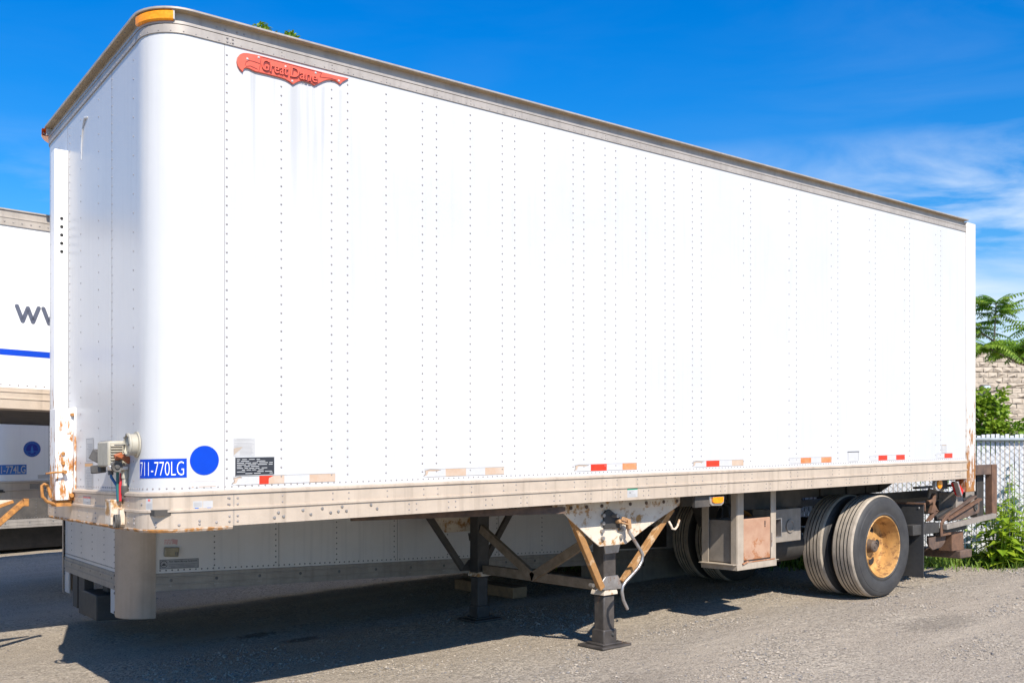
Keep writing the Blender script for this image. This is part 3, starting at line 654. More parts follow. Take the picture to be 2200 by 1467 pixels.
mb = MB(); decal(mb, -0.185, -0.135, 1.103, 1.138, 0.0132, 0); decal(mb, -0.132, -0.08, 1.101, 1.137, 0.0132, 0); decal(mb, -0.175, -0.155, 1.098, 1.104, 0.0137, 1); decal(mb, -0.11, -0.09, 1.098, 1.102, 0.0137, 1)
for r in range(4): decal(mb, -0.18, -0.14, 1.11 + r * .006, 1.112 + r * .006, 0.0137, 2)
part(mb, 'peeling_sticker', ['paper', 'blue_dark', 'inkgrey'])
mb = MB(); decal(mb, -0.418, -0.378, 1.098, 1.158, 0.0132, 0, 4); decal(mb, -0.405, -0.391, 1.144, 1.155, 0.0137, 1, 3)
for r in range(5): decal(mb, -0.413, -0.383, 1.106 + r * .006, 1.108 + r * .006, 0.0137, 2, 3)
part(mb, 'caution_label', ['paper', 'redprint', 'inkgrey'])
mb = MB(); decal(mb, 2.948, 3.052, 1.019, 1.083, 0.0132, 0); decal(mb, 2.948, 3.052, 1.073, 1.0835, 0.0138, 1)
for r in range(6): decal(mb, 2.956, random.uniform(2.99, 3.044), 1.026 + r * .007, 1.0276 + r * .007, 0.0138, 2)
decal(mb, 2.97, 2.98, 1.05, 1.056, 0.0142, 3)
part(mb, 'inspection_label', ['paper', 'green', 'inkgrey', 'plate'])
mb = MB(); decal(mb, 7.360, 7.451, 1.272, 1.354, 0.0014, 0); decal(mb, 7.360, 7.451, 1.344, 1.354, 0.0019, 1)
for a, b, c, d in ((7.360, 7.363, 1.272, 1.344), (7.448, 7.451, 1.272, 1.344), (7.360, 7.451, 1.272, 1.275), (7.37, 7.44, 1.30, 1.303)): decal(mb, a, b, c, d, 0.0019, 2)
part(mb, 'warning_label', ['paper', 'paper_brown', 'inkgrey'])
mb = MB()
for a, b, c, d in ((5.715, 5.90, 1.302, 1.309), ): decal(mb, a, b, c, d, 0.0024, 1)
for a, b, c, d in ((5.722, 5.726, 1.225, 1.302), (5.888, 5.892, 1.225, 1.302), (5.735, 5.88, 1.216, 1.2185)): decal(mb, a, b, c, d, 0.002, 2)
decal(mb, 5.727, 5.887, 1.219, 1.301, 0.0012, 0)
part(mb, 'placard_holder', ['tape_white', 'plate', 'inkgrey'])
# front-wall decals
def fdecal(mb, y0, y1, z0, z1, o=0.0016, mi=0): decal(mb, UF(y1), UF(y0), z0, z1, o, mi, 1)
for (y0, y1, z0, z1, kind) in ((1.09, 1.255, 1.36, 1.497, 0), (1.10, 1.285, 1.178, 1.350, 1), (0.725, 0.935, 1.30, 1.474, 1), (1.105, 1.275, 1.095, 1.150, 2)):
    mb = MB(); o_ = 0.0016 if z0 > 1.16 else 0.0132
    fdecal(mb, y0, y1, z0, z1, o_, 0)
    for a in (y0, y1 - 0.004): fdecal(mb, a, a + 0.004, z0, z1, o_ + .0004, 1)
    for a in (z0, z1 - 0.003): fdecal(mb, y0, y1, a, a + 0.003, o_ + .0004, 1)
    if kind == 1: fdecal(mb, y0 + .004, y1 - .004, z1 - 0.022, z1 - 0.004, o_ + .0006, 2)
    if kind == 2: fdecal(mb, y0 + .004, y1 - .004, z1 - 0.012, z1 - 0.003, o_ + .0006, 3)
    z = z1 - 0.034
    while z > z0 + 0.01: fdecal(mb, y0 + 0.015, y1 - random.uniform(0.015, 0.06), z - .0015, z + .0010, o_ + .0006, 1); z -= 0.0095
    part(mb, 'front_notice', ['paper', 'inkgrey', 'orangeprint', 'redprint'])
# --- reflective tape strips
def tape(segs, z0=1.219, z1=1.2655, peel=None):
    mb = MB()
    mats_ = ['tape_white', 'tape_red', 'tape_orange', 'tape_peach', 'tape_edge']
    for a, b, k in segs: decal(mb, a, b, z0, z1, 0.0014, k)
    for a, b, k in segs:
        if k in (1, 2): decal(mb, b - 0.0012, b + 0.0012, z0, z1, 0.0016, 3)
    a0, b1 = segs[0][0], segs[-1][1]
    decal(mb, a0, b1, z1 - 0.0006, z1 + 0.0008, 0.0018, 4); decal(mb, a0 + .02, b1, z0 - 0.0008, z0 + 0.0004, 0.0018, 4)
    if peel:
        pts = [(a0 - 0.006, z0 + .006), (a0 + 0.01, z0 + 0.020), (a0 + 0.004, z1 - .008), (a0 + 0.04, z1 - .002), (a0 + peel, z1 - .006), (a0 + peel * .8, z1 - .012), (a0 + .03, z1 - .012), (a0 + .02, z0 + .012)]
        poly_decal(mb, pts, 0.0022, 3)
        for p, q in ((0, 1), (1, 2), (2, 3), (3, 4)): 
            A, B = pts[p], pts[q]; mb.mi = 4; mb.bar((A[0], -0.0024, A[1]), (B[0], -0.0024, B[1]), 0.0015, 0.0022)
    return part(mb, 'reflective_tape', mats_)
t1 = tape([(.032, .180, 0), (.180, .235, 1), (.235, .325, 3), (.325, .475, 0), (.475, .635, 3)], 1.213, 1.258, 0.05)
mb = MB(); poly_decal(mb, [(.182, 1.214), (.182, 1.257), (.262, 1.257), (.236, 1.246), (.232, 1.232), (.205, 1.225), (.198, 1.214)], 0.002, 0); mb.build('red_remnant', 'tape_red', t1)
tape([(1.235, 1.390, 0), (1.390, 1.545, 3), (1.545, 1.693, 0), (1.693, 1.846, 3)], peel=0.12)
tape([(2.455, 2.604, 0), (2.604, 2.757, 1), (2.757, 2.911, 0), (2.911, 3.056, 2)], peel=0.13)
tape([(3.66, 3.813, 0), (3.813, 3.968, 1), (3.968, 4.118, 0), (4.118, 4.262, 3)], peel=0.12)
tape([(4.86, 5.023, 0), (5.023, 5.170, 2), (5.170, 5.318, 0), (5.318, 5.470, 2)])
tape([(6.07, 6.216, 0), (6.216, 6.366, 1), (6.366, 6.518, 0), (6.518, 6.672, 1)])
tape([(7.26, 7.41, 0), (7.414, 7.571, 1)])
# --- nose post on the front wall (box section standing proud of the wall)
mb = MB(); mb.box(XF - 0.083, XF - 0.0005, 1.70, 1.80, 1.70, 3.365)
post = part(mb, 'nose_post', 'rustfin', bevel=0.006)
mb = MB()
for i in range(5):
    z = 2.71 + i * 0.053; mb.cyl((XF - 0.040, 1.6985, z), (XF - 0.040, 1.70, z), 0.0105, 14)
mb.build('bolt_hole', 'groove', post)
mb = MB(); mb.box(XF - 0.118, XF - 0.014, 1.51, 1.66, 1.12, 1.695)
low = mb.build('mounting_box', 'rustfin', root, 0.006)
mb = MB(); mb.box(XF - 0.0135, XF - 0.0005, 1.492, 1.66, 1.115, 1.70); mb.build('back_plate', 'rustfin', low, 0.002)
mb = MB()
for z in (1.412, 1.352): mb.cyl((XF - 0.075, 1.50, z), (XF - 0.075, 1.512, z), 0.012, 8)
mb.cyl((XF - 0.072, 1.46, 1.297), (XF - 0.072, 1.512, 1.297), 0.012, 8); mb.cyl((XF - 0.025, 1.485, 1.655), (XF - 0.025, 1.512, 1.655), 0.010, 8); mb.cyl((XF - 0.028, 1.485, 1.15), (XF - 0.028, 1.512, 1.15), 0.013, 8)
mb.build('bolt', 'rustorange', low)
mb = MB(); mb.tube([(XF - 0.072, 1.47, 1.297), (XF - 0.13, 1.46, 1.296), (XF - 0.185, 1.46, 1.29)], 0.006); mb.build('locking_pin', 'rustorange', low)
mb = MB(); mb.tube([(XF - 0.03, 1.55, 1.098), (XF - 0.11, 1.55, 1.094), (XF - 0.16, 1.55, 1.118), (XF - 0.185, 1.55, 1.15), (XF - 0.188, 1.55, 1.215), (XF - 0.175, 1.55, 1.225), (XF - 0.155, 1.55, 1.215), (XF - 0.135, 1.55, 1.14)], 0.010); mb.box(XF - 0.11, XF - 0.02, 1.53, 1.66, 1.082, 1.118); mb.build('rope_hook', 'rustorange', low, angle=0.8)
# dent in the upper front wall
mb = MB(); mb.tube([(XF - 0.002, 1.22, 3.44), (XF - 0.004, 1.27, 3.45), (XF - 0.003, 1.33, 3.40), (XF - 0.002, 1.365, 3.30), (XF - 0.0015, 1.37, 3.22)], [0.004, 0.010, 0.006, 0.005, 0.002], 6)
part(mb, 'wall_dent', 'white')
# --- gladhand box, socket, hoses
mb = MB(); mb.box(XF - 0.095, XF - 0.0005, 0.43, 0.64, 1.325, 1.463)
gb = part(mb, 'connection_box', 'fit', bevel=0.010)
mb = MB()
for i in range(7): z = 1.345 + i * 0.0145; mb.box(XF - 0.082, XF - 0.022, 0.418, 0.431, z, z + 0.007)
mb.build('cooling_rib', 'fit', gb, 0.002)
mb = MB(); mb.lathe([(0.0, -0.05), (0.012, -0.05), (0.014, -0.04), (0.028, -0.045), (0.030, -0.01), (0.024, 0.01), (0.0, 0.01)], (XF - 0.066, 0.40, 1.325), 'Y', 20); mb.build('gladhand_seal', 'fitdark', gb)
mb = MB(); mb.bar((XF - 0.075, 0.375, 1.372), (XF - 0.035, 0.375, 1.385), 0.03, 0.035); mb.bar((XF - 0.038, 0.372, 1.382), (XF + 0.005, 0.372, 1.350), 0.026, 0.034); mb.build('gladhand_cap', mat('orange_cap', (0.42, 0.12, 0.04), (0.3, 0.08, 0.03), 0.5, scale=30), gb, 0.006)
mb = MB(); mb.bar((XF - 0.06, 0.39, 1.316), (XF - 0.005, 0.39, 1.318), 0.05, 0.022); mb.bar((XF - 0.10, 0.40, 1.318), (XF - 0.07, 0.40, 1.322), 0.05, 0.028); mb.build('gladhand_body', 'chrome', gb, 0.005)
mb = MB(); mb.bar((XF - 0.06, 0.66, 1.37), (XF - 0.10, 0.70, 1.40), 0.06, 0.06); mb.bar((XF - 0.055, 0.66, 1.316), (XF - 0.10, 0.71, 1.310), 0.05, 0.045); mb.build('gladhand_cap', 'fitdark', gb, 0.006)
for m_, pts in (('hose_blue', [(XF - 0.075, 0.45, 1.315), (XF - 0.072, 0.45, 1.27), (XF - 0.045, 0.44, 1.22), (XF - 0.04, 0.44, 1.14)]), ('hose_green', [(XF - 0.045, 0.43, 1.31), (XF - 0.045, 0.43, 1.22), (XF - 0.040, 0.43, 1.14)]), ('hose_red', [(XF - 0.030, 0.42, 1.29), (XF - 0.034, 0.42, 1.22), (XF - 0.034, 0.42, 1.14)])):
    mb = MB(); mb.tube(pts, 0.0075); mb.build('air_hose', m_, gb)
mb = MB(); mb.tube([(XF - 0.015, 0.40, 1.312), (XF - 0.015, 0.40, 1.262)], 0.019, 12); mb.tube([(XF - 0.014, 0.40, 1.262), (XF - 0.014, 0.40, 1.222)], 0.014, 8); mb.build('cable_connector', 'fit', gb)
mb = MB(); mb.tube([(XF - 0.014, 0.40, 1.222), (XF - 0.014, 0.40, 1.19), (XF - 0.016, 0.41, 1.165)], [0.021, 0.021, 0.012], 12); mb.build('cable_boot', 'fitdark', gb)
mb = MB(); mb.tube([(XF - 0.075, 0.455, 1.33), (XF - 0.074, 0.45, 1.282)], 0.014, 10); mb.build('cable_boot', 'fitdark', gb)
mb = MB(); mb.box(XF - 0.075, XF - 0.0135, 0.45, 0.56, 1.012, 1.148); mb.box(XF - 0.04, XF - 0.0135, 0.40, 0.45, 1.012, 1.10); part(mb, 'hose_guard', 'cream', bevel=0.004)
mb = MB()
for k in range(3):
    pts = [(XF - 0.05 - 0.01 * k, 0.39 + 0.022 * math.cos(t / 10 * 6.28), 1.035 + 0.034 * math.sin(t / 10 * 6.28)) for t in range(11)]
    mb.tube(pts, 0.005, 6)
part(mb, 'wire_coil', 'fitdark')
mb = MB(); mb.lathe([(0.068, -0.0005), (0.068, -0.008), (0.056, -0.010), (0.055, -0.040), (0.060, -0.044), (0.060, -0.052), (0.050, -0.056), (0.046, -0.046), (0.0, -0.046)], (XF, 0.235, 1.438), 'X', 40)
vent = part(mb, 'round_socket', 'fit', angle=0.5)
mb = MB(); mb.bar((XF - 0.058, 0.255, 1.437), (XF - 0.10, 0.275, 1.437), 0.05, 0.006); mb.build('socket_lid_hinge', 'fitdark', vent)
mb = MB()
for k in range(8):
    t = k * math.pi / 4; mb.dome((XF - 0.056, 0.235 + 0.054 * math.cos(t), 1.438 + 0.054 * math.sin(t)), (-1, 0, 0), 0.005, 0.004)
mb.build('socket_screw', 'fitdark', vent)
# --- landing gear
lg = root; p = ROOT[root.name]
def mir(y, far): return W - y if far else y
hang = [(2.507, 1.003), (3.72, 1.003), (3.72, .92), (3.55, .85), (3.37, .775), (3.185, .685), (3.137, .661), (2.867, .661), (2.793, .713), (2.57, .884), (2.507, .934)]
for far in (0, 1):
    hm = 'under' if far else 'cream'
    mb = MB(); mb.prism(hang, lambda a, b, d: (a, mir(d, far), b), 0.190, 0.200)
    h = mb.build('hanger_plate', 'cream', lg, 0.003)
    mb = MB(); mb.box(2.507, 3.72, min(mir(0.182, far), mir(0.1898, far)), max(mir(0.182, far), mir(0.1898, far)), 0.930, 1.003); mb.build('hanger_flange', 'cream', h, 0.002)
    for X in (2.505, 3.706):
        mb = MB(); mb.box(X, X + 0.014, mir(0.2005, far), mir(0.30, far), 0.92, 1.003); mb.build('hanger_rib', 'cream', h, 0.002)
    mb = MB()
    for X in (2.58, 2.73, 2.88, 3.17, 3.34, 3.53, 3.68): mb.cyl((X, mir(0.176, far), 0.957), (X, mir(0.184, far), 0.957), 0.0135, 8)
    mb.build('flange_bolt', 'rustdark', h)
    mb = MB(); mb.prism([(2.90, .79), (2.895, .895), (2.915, .922), (2.955, .928), (3.0, .90), (3.055, .868), (3.058, .785)], lambda a, b, d: (a, mir(d, far), b), 0.172, 0.1893)
    mb.build('gearbox_cover', 'black', h, 0.004)
    mb = MB()
    for X, z in ((2.893, .887), (2.889, .830), (2.884, .772), (2.889, .721), (3.078, .835), (3.077, .773), (3.077, .718)): mb.cyl((X, mir(0.168, far), z), (X, mir(0.191, far), z), 0.0145, 8)
    mb.cyl((2.985, mir(0.12, far), .882), (2.985, mir(0.19, far), .882), 0.014, 10)
    mb.build('cover_bolt', 'bolt', h)
    # leg: outer tube, inner ram, clamp, foot
    leg = bpy.data.objects.new('leg', None); col.objects.link(leg); leg.parent = root
    p2 = TF[0]((3.09, mir(0.39, far), -0.12)); leg.location = p2 - p; ROOT[leg.name] = p2
    x0, x1, y0, y1 = 3.04, 3.165, 0.325, 0.455
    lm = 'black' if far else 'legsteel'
    mb = MB(); mb.box(x0, x1, mir(y0, far), mir(y1, far), 0.27, 0.985); mb.build('outer_tube', lm, leg, 0.010)
    mb = MB(); mb.box(x0 + .005, x1 - .008, mir(y0 + .008, far), mir(y1 - .008, far), -0.105, 0.268); mb.build('inner_ram', lm, leg, 0.012)
    mb = MB(); mb.box(x0 - .008, x1 + .004, mir(y0 - .004, far), mir(y1 + .004, far), -0.105, 0.012); mb.build('foot_clamp', lm, leg, 0.010)
    mb = MB(); mb.prism([(x0 - .012, .272), (x1 + .008, .272), (x1 + .006, .290), (x1 - .004, .312), (x0 + .004, .312), (x0 - .010, .290)], lambda a, b, d: (a, mir(d, far), b), 0.316, 0.464); mb.build('tube_collar', 'cream', leg, 0.003)
    mb = MB(); mb.dome((3.125, mir(0.320, far), -0.03), (0, -1 if not far else 1, 0), 0.016, 0.012, 8); mb.build('foot_pin', 'black', leg)
    zf = gheight(3.1, 0.39 if not far else 2.01)
    mb = MB(); mb.hexa([(2.955, mir(.25, far), zf + .004), (3.255, mir(.25, far), zf + .004), (3.255, mir(.53, far), zf + .004), (2.955, mir(.53, far), zf + .004), (2.955, mir(.25, far), zf + .020), (3.255, mir(.25, far), zf + .020), (3.255, mir(.53, far), zf + .020), (2.955, mir(.53, far), zf + .020)])
    mb.box(3.0, 3.21, mir(.295, far), mir(.485, far), zf + .021, zf + .034); mb.build('foot_plate', lm, leg, 0.003)
    mb = MB(); mb.prism([(x0 - .012, .655), (x1 + .036, .655), (x1 + .012, .585), (x0 + .002, .585)], lambda a, b, d: (a, mir(d, far), b), 0.312, 0.3245)
    mb.prism([(x0 - .002, .416), (x1 + .002, .416), (x1 + .062, .33), (x1 + .062, .308), (x0 - .10, .322), (x0 - .07, .345)], lambda a, b, d: (a, mir(d, far), b), 0.308, 0.3245)
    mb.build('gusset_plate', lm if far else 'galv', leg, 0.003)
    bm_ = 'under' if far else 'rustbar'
    for A, B in (((2.615, 0.215, 0.90), (2.985, 0.30, 0.335)), ((3.655, 0.215, 0.90), (3.205, 0.30, 0.36))):
        mb = MB(); mb.bar((A[0], mir(A[1], far), A[2]), (B[0], mir(B[1], far), B[2]), 0.045, 0.050, (1, 0, 0)); mb.build('side_brace', bm_, lg, 0.004)
    mb = MB(); mb.cyl((3.005, mir(.30, far), .345), (3.005, mir(.318, far), .345), 0.014, 8); mb.build('gusset_bolt', 'bolt', leg)
mb = MB(); mb.bar((3.10, 0.47, 0.335), (3.10, W - 0.47, 0.335), 0.05, 0.080); mb.build('cross_bar', 'shadebar', lg, 0.004)
mb = MB(); mb.bar((3.065, 0.47, 0.70), (3.065, 1.22, 0.33), 0.035, 0.075); mb.build('diagonal_brace', 'shadebar', lg, 0.003)
mb = MB(); mb.bar((3.065, W - 0.47, 0.70), (3.065, 1.18, 0.33), 0.035, 0.075); mb.build('diagonal_brace', 'shadebar', lg, 0.003)
mb = MB(); mb.cyl((3.0, 0.40, .345), (3.0, 0.44, .345), 0.015, 8); mb.build('gusset_bolt', 'bolt', lg)
mb = MB(); mb.tube([(1.6, 1.9, 0.955), (3.0, 0.8, 0.945)], 0.02, 8); mb.build('torque_tube', 'rustdark', lg)
mb = MB(); mb.bar((2.41, 0.055, 0.955), (0.95, 0.4, 0.975), 0.03, 0.045); mb.build('stay_rod', 'rustdark', lg)
# crank
mb = MB(); mb.tube([(3.093, 0.125, .795), (3.10, 0.122, .755), (3.16, 0.12, .68), (3.215, 0.118, .612), (3.236, 0.117, .575), (3.230, 0.117, .535), (3.195, 0.117, .488), (3.13, 0.117, .442), (3.06, 0.117, .395), (3.028, 0.117, .362), (3.022, 0.117, .322), (3.036, 0.117, .262), (3.078, 0.117, .190)], 0.0125, 10)
ck = mb.build('crank_handle', 'galv', root, angle=1.0)
mb = MB(); mb.cyl((3.02, 0.13, .84), (3.02, 0.19, .835), 0.015, 10); mb.bar((3.02, 0.13, .832), (3.11, 0.124, .805), 0.036, 0.012); mb.bar((3.03, 0.128, .860), (3.115, 0.124, .832), 0.030, 0.012, (0, 1, 0)); mb.bar((3.09, 0.124, .85), (3.10, 0.124, .778), 0.03, 0.034); mb.build('crank_knuckle', 'knuckle', ck, 0.004)
mb = MB(); mb.tube([(3.60, 0.19, .80), (3.592, 0.16, .772), (3.605, 0.16, .746), (3.635, 0.16, .740), (3.663, 0.16, .76), (3.685, 0.16, .812)], 0.009, 8); mb.build('crank_hook', 'cream', root)
# --- side marker and its bracket
mb = MB(); mb.box(3.72, 3.90, 0.03, 0.06, 0.905, 0.998); mb.build('lamp_mount', 'under', root, 0.003)
mb = MB(); mb.prism([(3.878, .985), (3.885, .93), (3.91, .912), (4.02, .908), (4.048, .926), (4.055, .983)], lambda a, b, d: (a, d, b), 0.020, 0.034); sm = mb.build('side_marker_lamp', 'chrome', root, 0.004)
mb = MB(); mb.prism([(3.905, .978), (3.905, .940), (3.925, .929), (4.005, .927), (4.03, .940), (4.03, .978)], lambda a, b, d: (a, d, b), 0.006, 0.0198); mb.build('lens', 'amber', sm, 0.004)
# --- storage box hung in a frame
TF[0] = lambda v: tf_yard((v[0] + 0.128, v[1] + 0.10, v[2] - 0.010))
bx = bpy.data.objects.new('storage_box', None); col.objects.link(bx); bx.parent = root; p = TF[0]((4.56, 0.25, 0.36)); bx.location = p - ROOT[root.name]; ROOT[bx.name] = p
for (x0, x1, y0, y1) in ((4.297, 4.303, 0.10, 0.16), (4.304, 4.385, 0.096, 0.1025), (4.297, 4.303, 0.40, 0.475), (4.755, 4.825, 0.10, 0.108), (4.72, 4.727, 0.42, 0.48)):
    mb = MB(); mb.box(x0, x1, y0, y1, 0.372, 1.0); mb.build('frame_post', 'dustframe', bx, 0.002)
mb = MB(); mb.box(4.297, 4.825, 0.094, 0.0955, 0.352, 0.40); mb.box(4.25, 4.86, 0.0958, 0.47, 0.398, 0.404); mb.box(4.2955, 4.2968, 0.10, 0.48, 0.352, 0.396); mb.build('frame_tray', 'dustframe', bx, 0.001)
mb = MB(); mb.box(4.325, 4.74, 0.125, 0.46, 0.41, 0.765); mb.build('box_shell', 'greysteel', bx, 0.004)
mb = MB(); mb.box(4.388, 4.752, 0.103, 0.118, 0.425, 0.775); d = mb.build('box_door', 'rustdoor', bx, 0.012)
mb = MB(); mb.box(4.668, 4.682, 0.099, 0.1028, 0.71, 0.745); mb.cyl((4.675, 0.098, 0.70), (4.675, 0.104, 0.70), 0.006, 8); mb.build('latch', 'rustdark', bx)
mb = MB(); mb.box(4.757, 4.768, 0.095, 0.102, 0.52, 0.64); mb.build('hinge', 'galv', bx)
mb = MB(); mb.box(4.40, 4.80, 0.092, 0.0935, 0.408, 0.418); mb.bar((4.36, 0.085, 0.402), (4.43, 0.085, 0.42), 0.01, 0.012); mb.build('tray_bar', 'rustdoor', bx)
for b in (0,):
    mb = MB(); t_ = 0.008
    X0, X1, z0, z1 = 4.845, 4.99, 0.580, 0.748
    for (a, b_, c, d_) in ((X0, X1, z0, z0 + t_), (X0, X1, z1 - t_, z1), (X0, X0 + t_, z0 + t_, z1 - t_), (X1 - t_, X1, z0 + t_, z1 - t_)): mb.box(a, b_, 0.16, 0.62, c, d_)
    mb.build('document_tube', 'galv', root, 0.001)
mb = MB()
for k in range(3): mb.tube([(4.35 + 0.1 * k, 0.3, 0.78), (4.42 + 0.08 * k, 0.35, 0.86), (4.40 + 0.06 * k, 0.45, 0.95), (4.5, 0.55, 1.0)], 0.008, 6)
part(mb, 'loose_cable', 'black')
TF[0] = tf_yard
# --- running gear
sub = bpy.data.objects.new('suspension', None); col.objects.link(sub); sub.parent = root; p = TF[0]((6.42, 1.2, 0.4)); sub.location = p - ROOT[root.name]; ROOT[sub.name] = p
for y in (0.72, W - 0.72):
    mb = MB(); mb.prism([(4.3, .998), (7.78, .998), (7.40, .865), (4.3, .865)], lambda a, b, d: (a, d, b), y - 0.03, y + 0.03)
    for X in (4.5, 4.9, 5.35, 5.8, 6.3, 6.75, 7.1, 7.35): mb.box(X, X + 0.05, y - 0.05, y - 0.0305, 0.87, 0.995)
    mb.build('slide_rail', 'under', sub, 0.004)
    mb = MB(); mb.prism([(5.55, .862), (5.95, .862), (5.85, .60), (5.70, .56)], lambda a, b, d: (a, d, b), y - 0.05, y + 0.05); mb.prism([(6.98, .862), (7.25, .862), (7.20, .62), (7.02, .62)], lambda a, b, d: (a, d, b), y - 0.05, y + 0.05); mb.build('spring_hanger', 'under', sub, 0.004)
    mb = MB(); mb.bar((5.72, y, .60), (6.42, y, .50), 0.08, 0.05); mb.bar((6.42, y, .50), (7.12, y, .64), 0.08, 0.05); mb.build('leaf_spring', 'under', sub, 0.004)
mb = MB(); mb.cyl((6.42, 0.25, .398), (6.42, W - 0.25, .398), 0.065, 16); mb.build('axle', 'under', sub)
mb = MB(); mb.cyl((5.35, 0.75, .42), (5.95, 0.75, .42), 0.15, 20); mb.cyl((5.5, 1.3, .33), (6.1, 1.3, .33), 0.14, 20); mb.build('air_tank', 'black', sub, 0.01)
mb = MB(); mb.box(5.22, 5.62, 0.42, 0.66, 0.50, 0.80); mb.build('valve_box', 'greysteel', sub, 0.006)
mb = MB(); mb.lathe([(0.06, -0.001), (0.06, -0.012), (0.045, -0.014), (0.04, -0.006), (0.0, -0.006)], (5.45, 0.42, 0.64), 'Y', 20); mb.build('valve_cover', 'greysteel', sub)
mb = MB(); mb.box(5.0, 5.9, 0.62, 0.66, 0.80, 0.998); mb.build('side_plate', 'under', sub)
wheel_pair(root, 0.060, 1); wheel_pair(root, W - 0.060, -1)
# mud flaps
for y0, y1 in ((0.045, 0.66), (W - 0.66, W - 0.045)):
    mb = MB(); mb.box(7.098, 7.106, y0, y1, 0.045, 0.765); fl = mb.build('mud_flap', 'flap', root, 0.002)
    mb = MB(); mb.box(7.09, 7.125, y0 - 0.008, y1 + 0.5, 0.766, 0.782); mb.box(7.107, 7.125, y0 - 0.008, y0 + 0.006, 0.70, 0.7655); mb.build('flap_bracket', 'rust', fl, 0.002)
    mb = MB(); mb.dome((7.097, y0 + 0.05, 0.73), (-1, 0, 0), 0.012, 0.006, 8); mb.dome((7.097, y1 - 0.05, 0.73), (-1, 0, 0), 0.012, 0.006, 8); mb.build('flap_bolt', 'bolt', fl)
# --- tail lamps
mb = MB(); mb.box(7.10, 7.84, 0.10, 0.16, 0.918, 0.940); mb.box(7.40, 7.66, 0.095, 0.11, 0.90, 0.99); mb.build('lamp_bracket', 'black', root)
mb = MB(); mb.lathe([(0.062, 0.03), (0.066, -0.005), (0.052, -0.012), (0.048, -0.006), (0.0, -0.006)], (7.42, 0.07, 0.955), 'Y', 28); tl = mb.build('turn_lamp', 'paper', root)
mb = MB(); mb.lathe([(0.048, -0.004), (0.044, -0.014), (0.0, -0.018)], (7.425, 0.062, 0.955), 'Y', 24); mb.build('lens', 'amber', tl)
mb = MB(); mb.prism([(7.667, .962), (7.715, .975), (7.845, .875), (7.805, .815), (7.755, .835)], lambda a, b, d: (a, d, b), 0.02, 0.07); rl = mb.build('tail_lamp', 'redlens', root, 0.004)
mb = MB(); mb.bar((7.667, 0.015, .972), (7.75, 0.015, .828), 0.05, 0.02); mb.build('lamp_rim', 'chrome', rl, 0.004)
# --- lift gate folded behind the rear
lift = bpy.data.objects.new('lift_gate', None); col.objects.link(lift); lift.parent = root; p = TF[0]((8.2, 1.2, 0.5)); lift.location = p - ROOT[root.name]; ROOT[lift.name] = p
for far in (0, 1):
    f = lambda y: mir(y, far)
    def fb(x0, x1, y0, y1, z0, z1): mb.box(x0, x1, min(f(y0), f(y1)), max(f(y0), f(y1)), z0, z1)
    mb = MB(); fb(8.52, 8.63, 0.05, 0.13, 0.55, 1.13); mb.build('upright', 'rust', lift, 0.006)
    mb = MB(); fb(8.37, 8.519, 0.14, 0.22, 0.56, 1.025); mb.build('upright', 'black', lift, 0.006)
    mb = MB(); fb(8.032, 8.519, 0.06, 0.13, 1.022, 1.13); mb.build('top_arm', 'rustdark', lift, 0.006)
    mb = MB(); mb.bar((7.48, f(0.03), .520), (8.52, f(0.03), .578), 0.05, 0.052); mb.build('lift_arm', 'greysteel', lift, 0.004)
    mb = MB(); mb.bar((7.46, f(0.12), .462), (8.05, f(0.12), .495), 0.05, 0.065); mb.build('lift_arm', 'black', lift, 0.005)
    mb = MB(); mb.bar((7.50, f(0.09), .590), (8.22, f(0.09), .800), 0.045, 0.020); mb.build('lift_arm', 'rustdark', lift, 0.003)
    mb = MB(); mb.bar((7.60, f(0.075), .585), (8.30, f(0.075), .765), 0.045, 0.024); mb.build('lift_arm', 'rust', lift, 0.003)
    mb = MB(); mb.bar((7.52, f(0.15), .600), (8.25, f(0.15), .785), 0.04, 0.06); mb.build('hydraulic_ram', 'black', lift, 0.005)
    mb = MB(); mb.prism([(7.66, .555), (7.95, .66), (8.14, .735), (8.34, .738), (8.34, .618), (8.0, .572)], lambda a, b, d: (a, f(d), b), 0.100, 0.116); pp = mb.build('pivot_plate', 'rustdark', lift, 0.004)
    mb = MB(); mb.cyl((8.24, f(0.085), .685), (8.24, f(0.125), .685), 0.038, 14); mb.cyl((8.24, f(0.075), .685), (8.24, f(0.086), .685), 0.02, 10); mb.build('pivot_pin', 'fitdark', lift)
    mb = MB(); mb.prism([(7.45, .425), (7.66, .43), (7.66, .455), (7.52, .47), (7.50, .56), (7.60, .60), (7.645, .665), (7.56, .635), (7.45, .565)], lambda a, b, d: (a, f(d), b), 0.055, 0.068); mb.build('pivot_bracket', 'rust', lift, 0.004)
    mb = MB(); mb.prism([(7.40, .575), (7.46, .58), (7.62, .675), (7.55, .68)], lambda a, b, d: (a, f(d), b), 0.16, 0.20); mb.build('pivot_bracket', 'rust', lift, 0.004)
    mb = MB(); mb.prism([(7.30, .42), (7.44, .42), (7.42, .35), (7.46, .30), (7.38, .29), (7.31, .33)], lambda a, b, d: (a, f(d), b), 0.10, 0.12); mb.build('stop_block', 'rustdark', lift, 0.004)
    mb = MB(); mb.prism([(7.43, .425), (7.68, .42), (7.66, .35), (7.58, .30), (7.49, .295), (7.43, .35)], lambda a, b, d: (a, f(d), b), 0.12, 0.2); mb.build('stop_block', 'rustdark', lift, 0.006)
    mb = MB(); mb.prism([(7.77, .25), (8.01, .25), (8.0, .32), (7.99, .445), (7.77, .45)], lambda a, b, d: (a, f(d), b), 0.10, 0.115); fb(7.755, 7.769, 0.10, 0.24, 0.25, 0.45); mb.build('bumper_upright', 'rust', lift, 0.003)
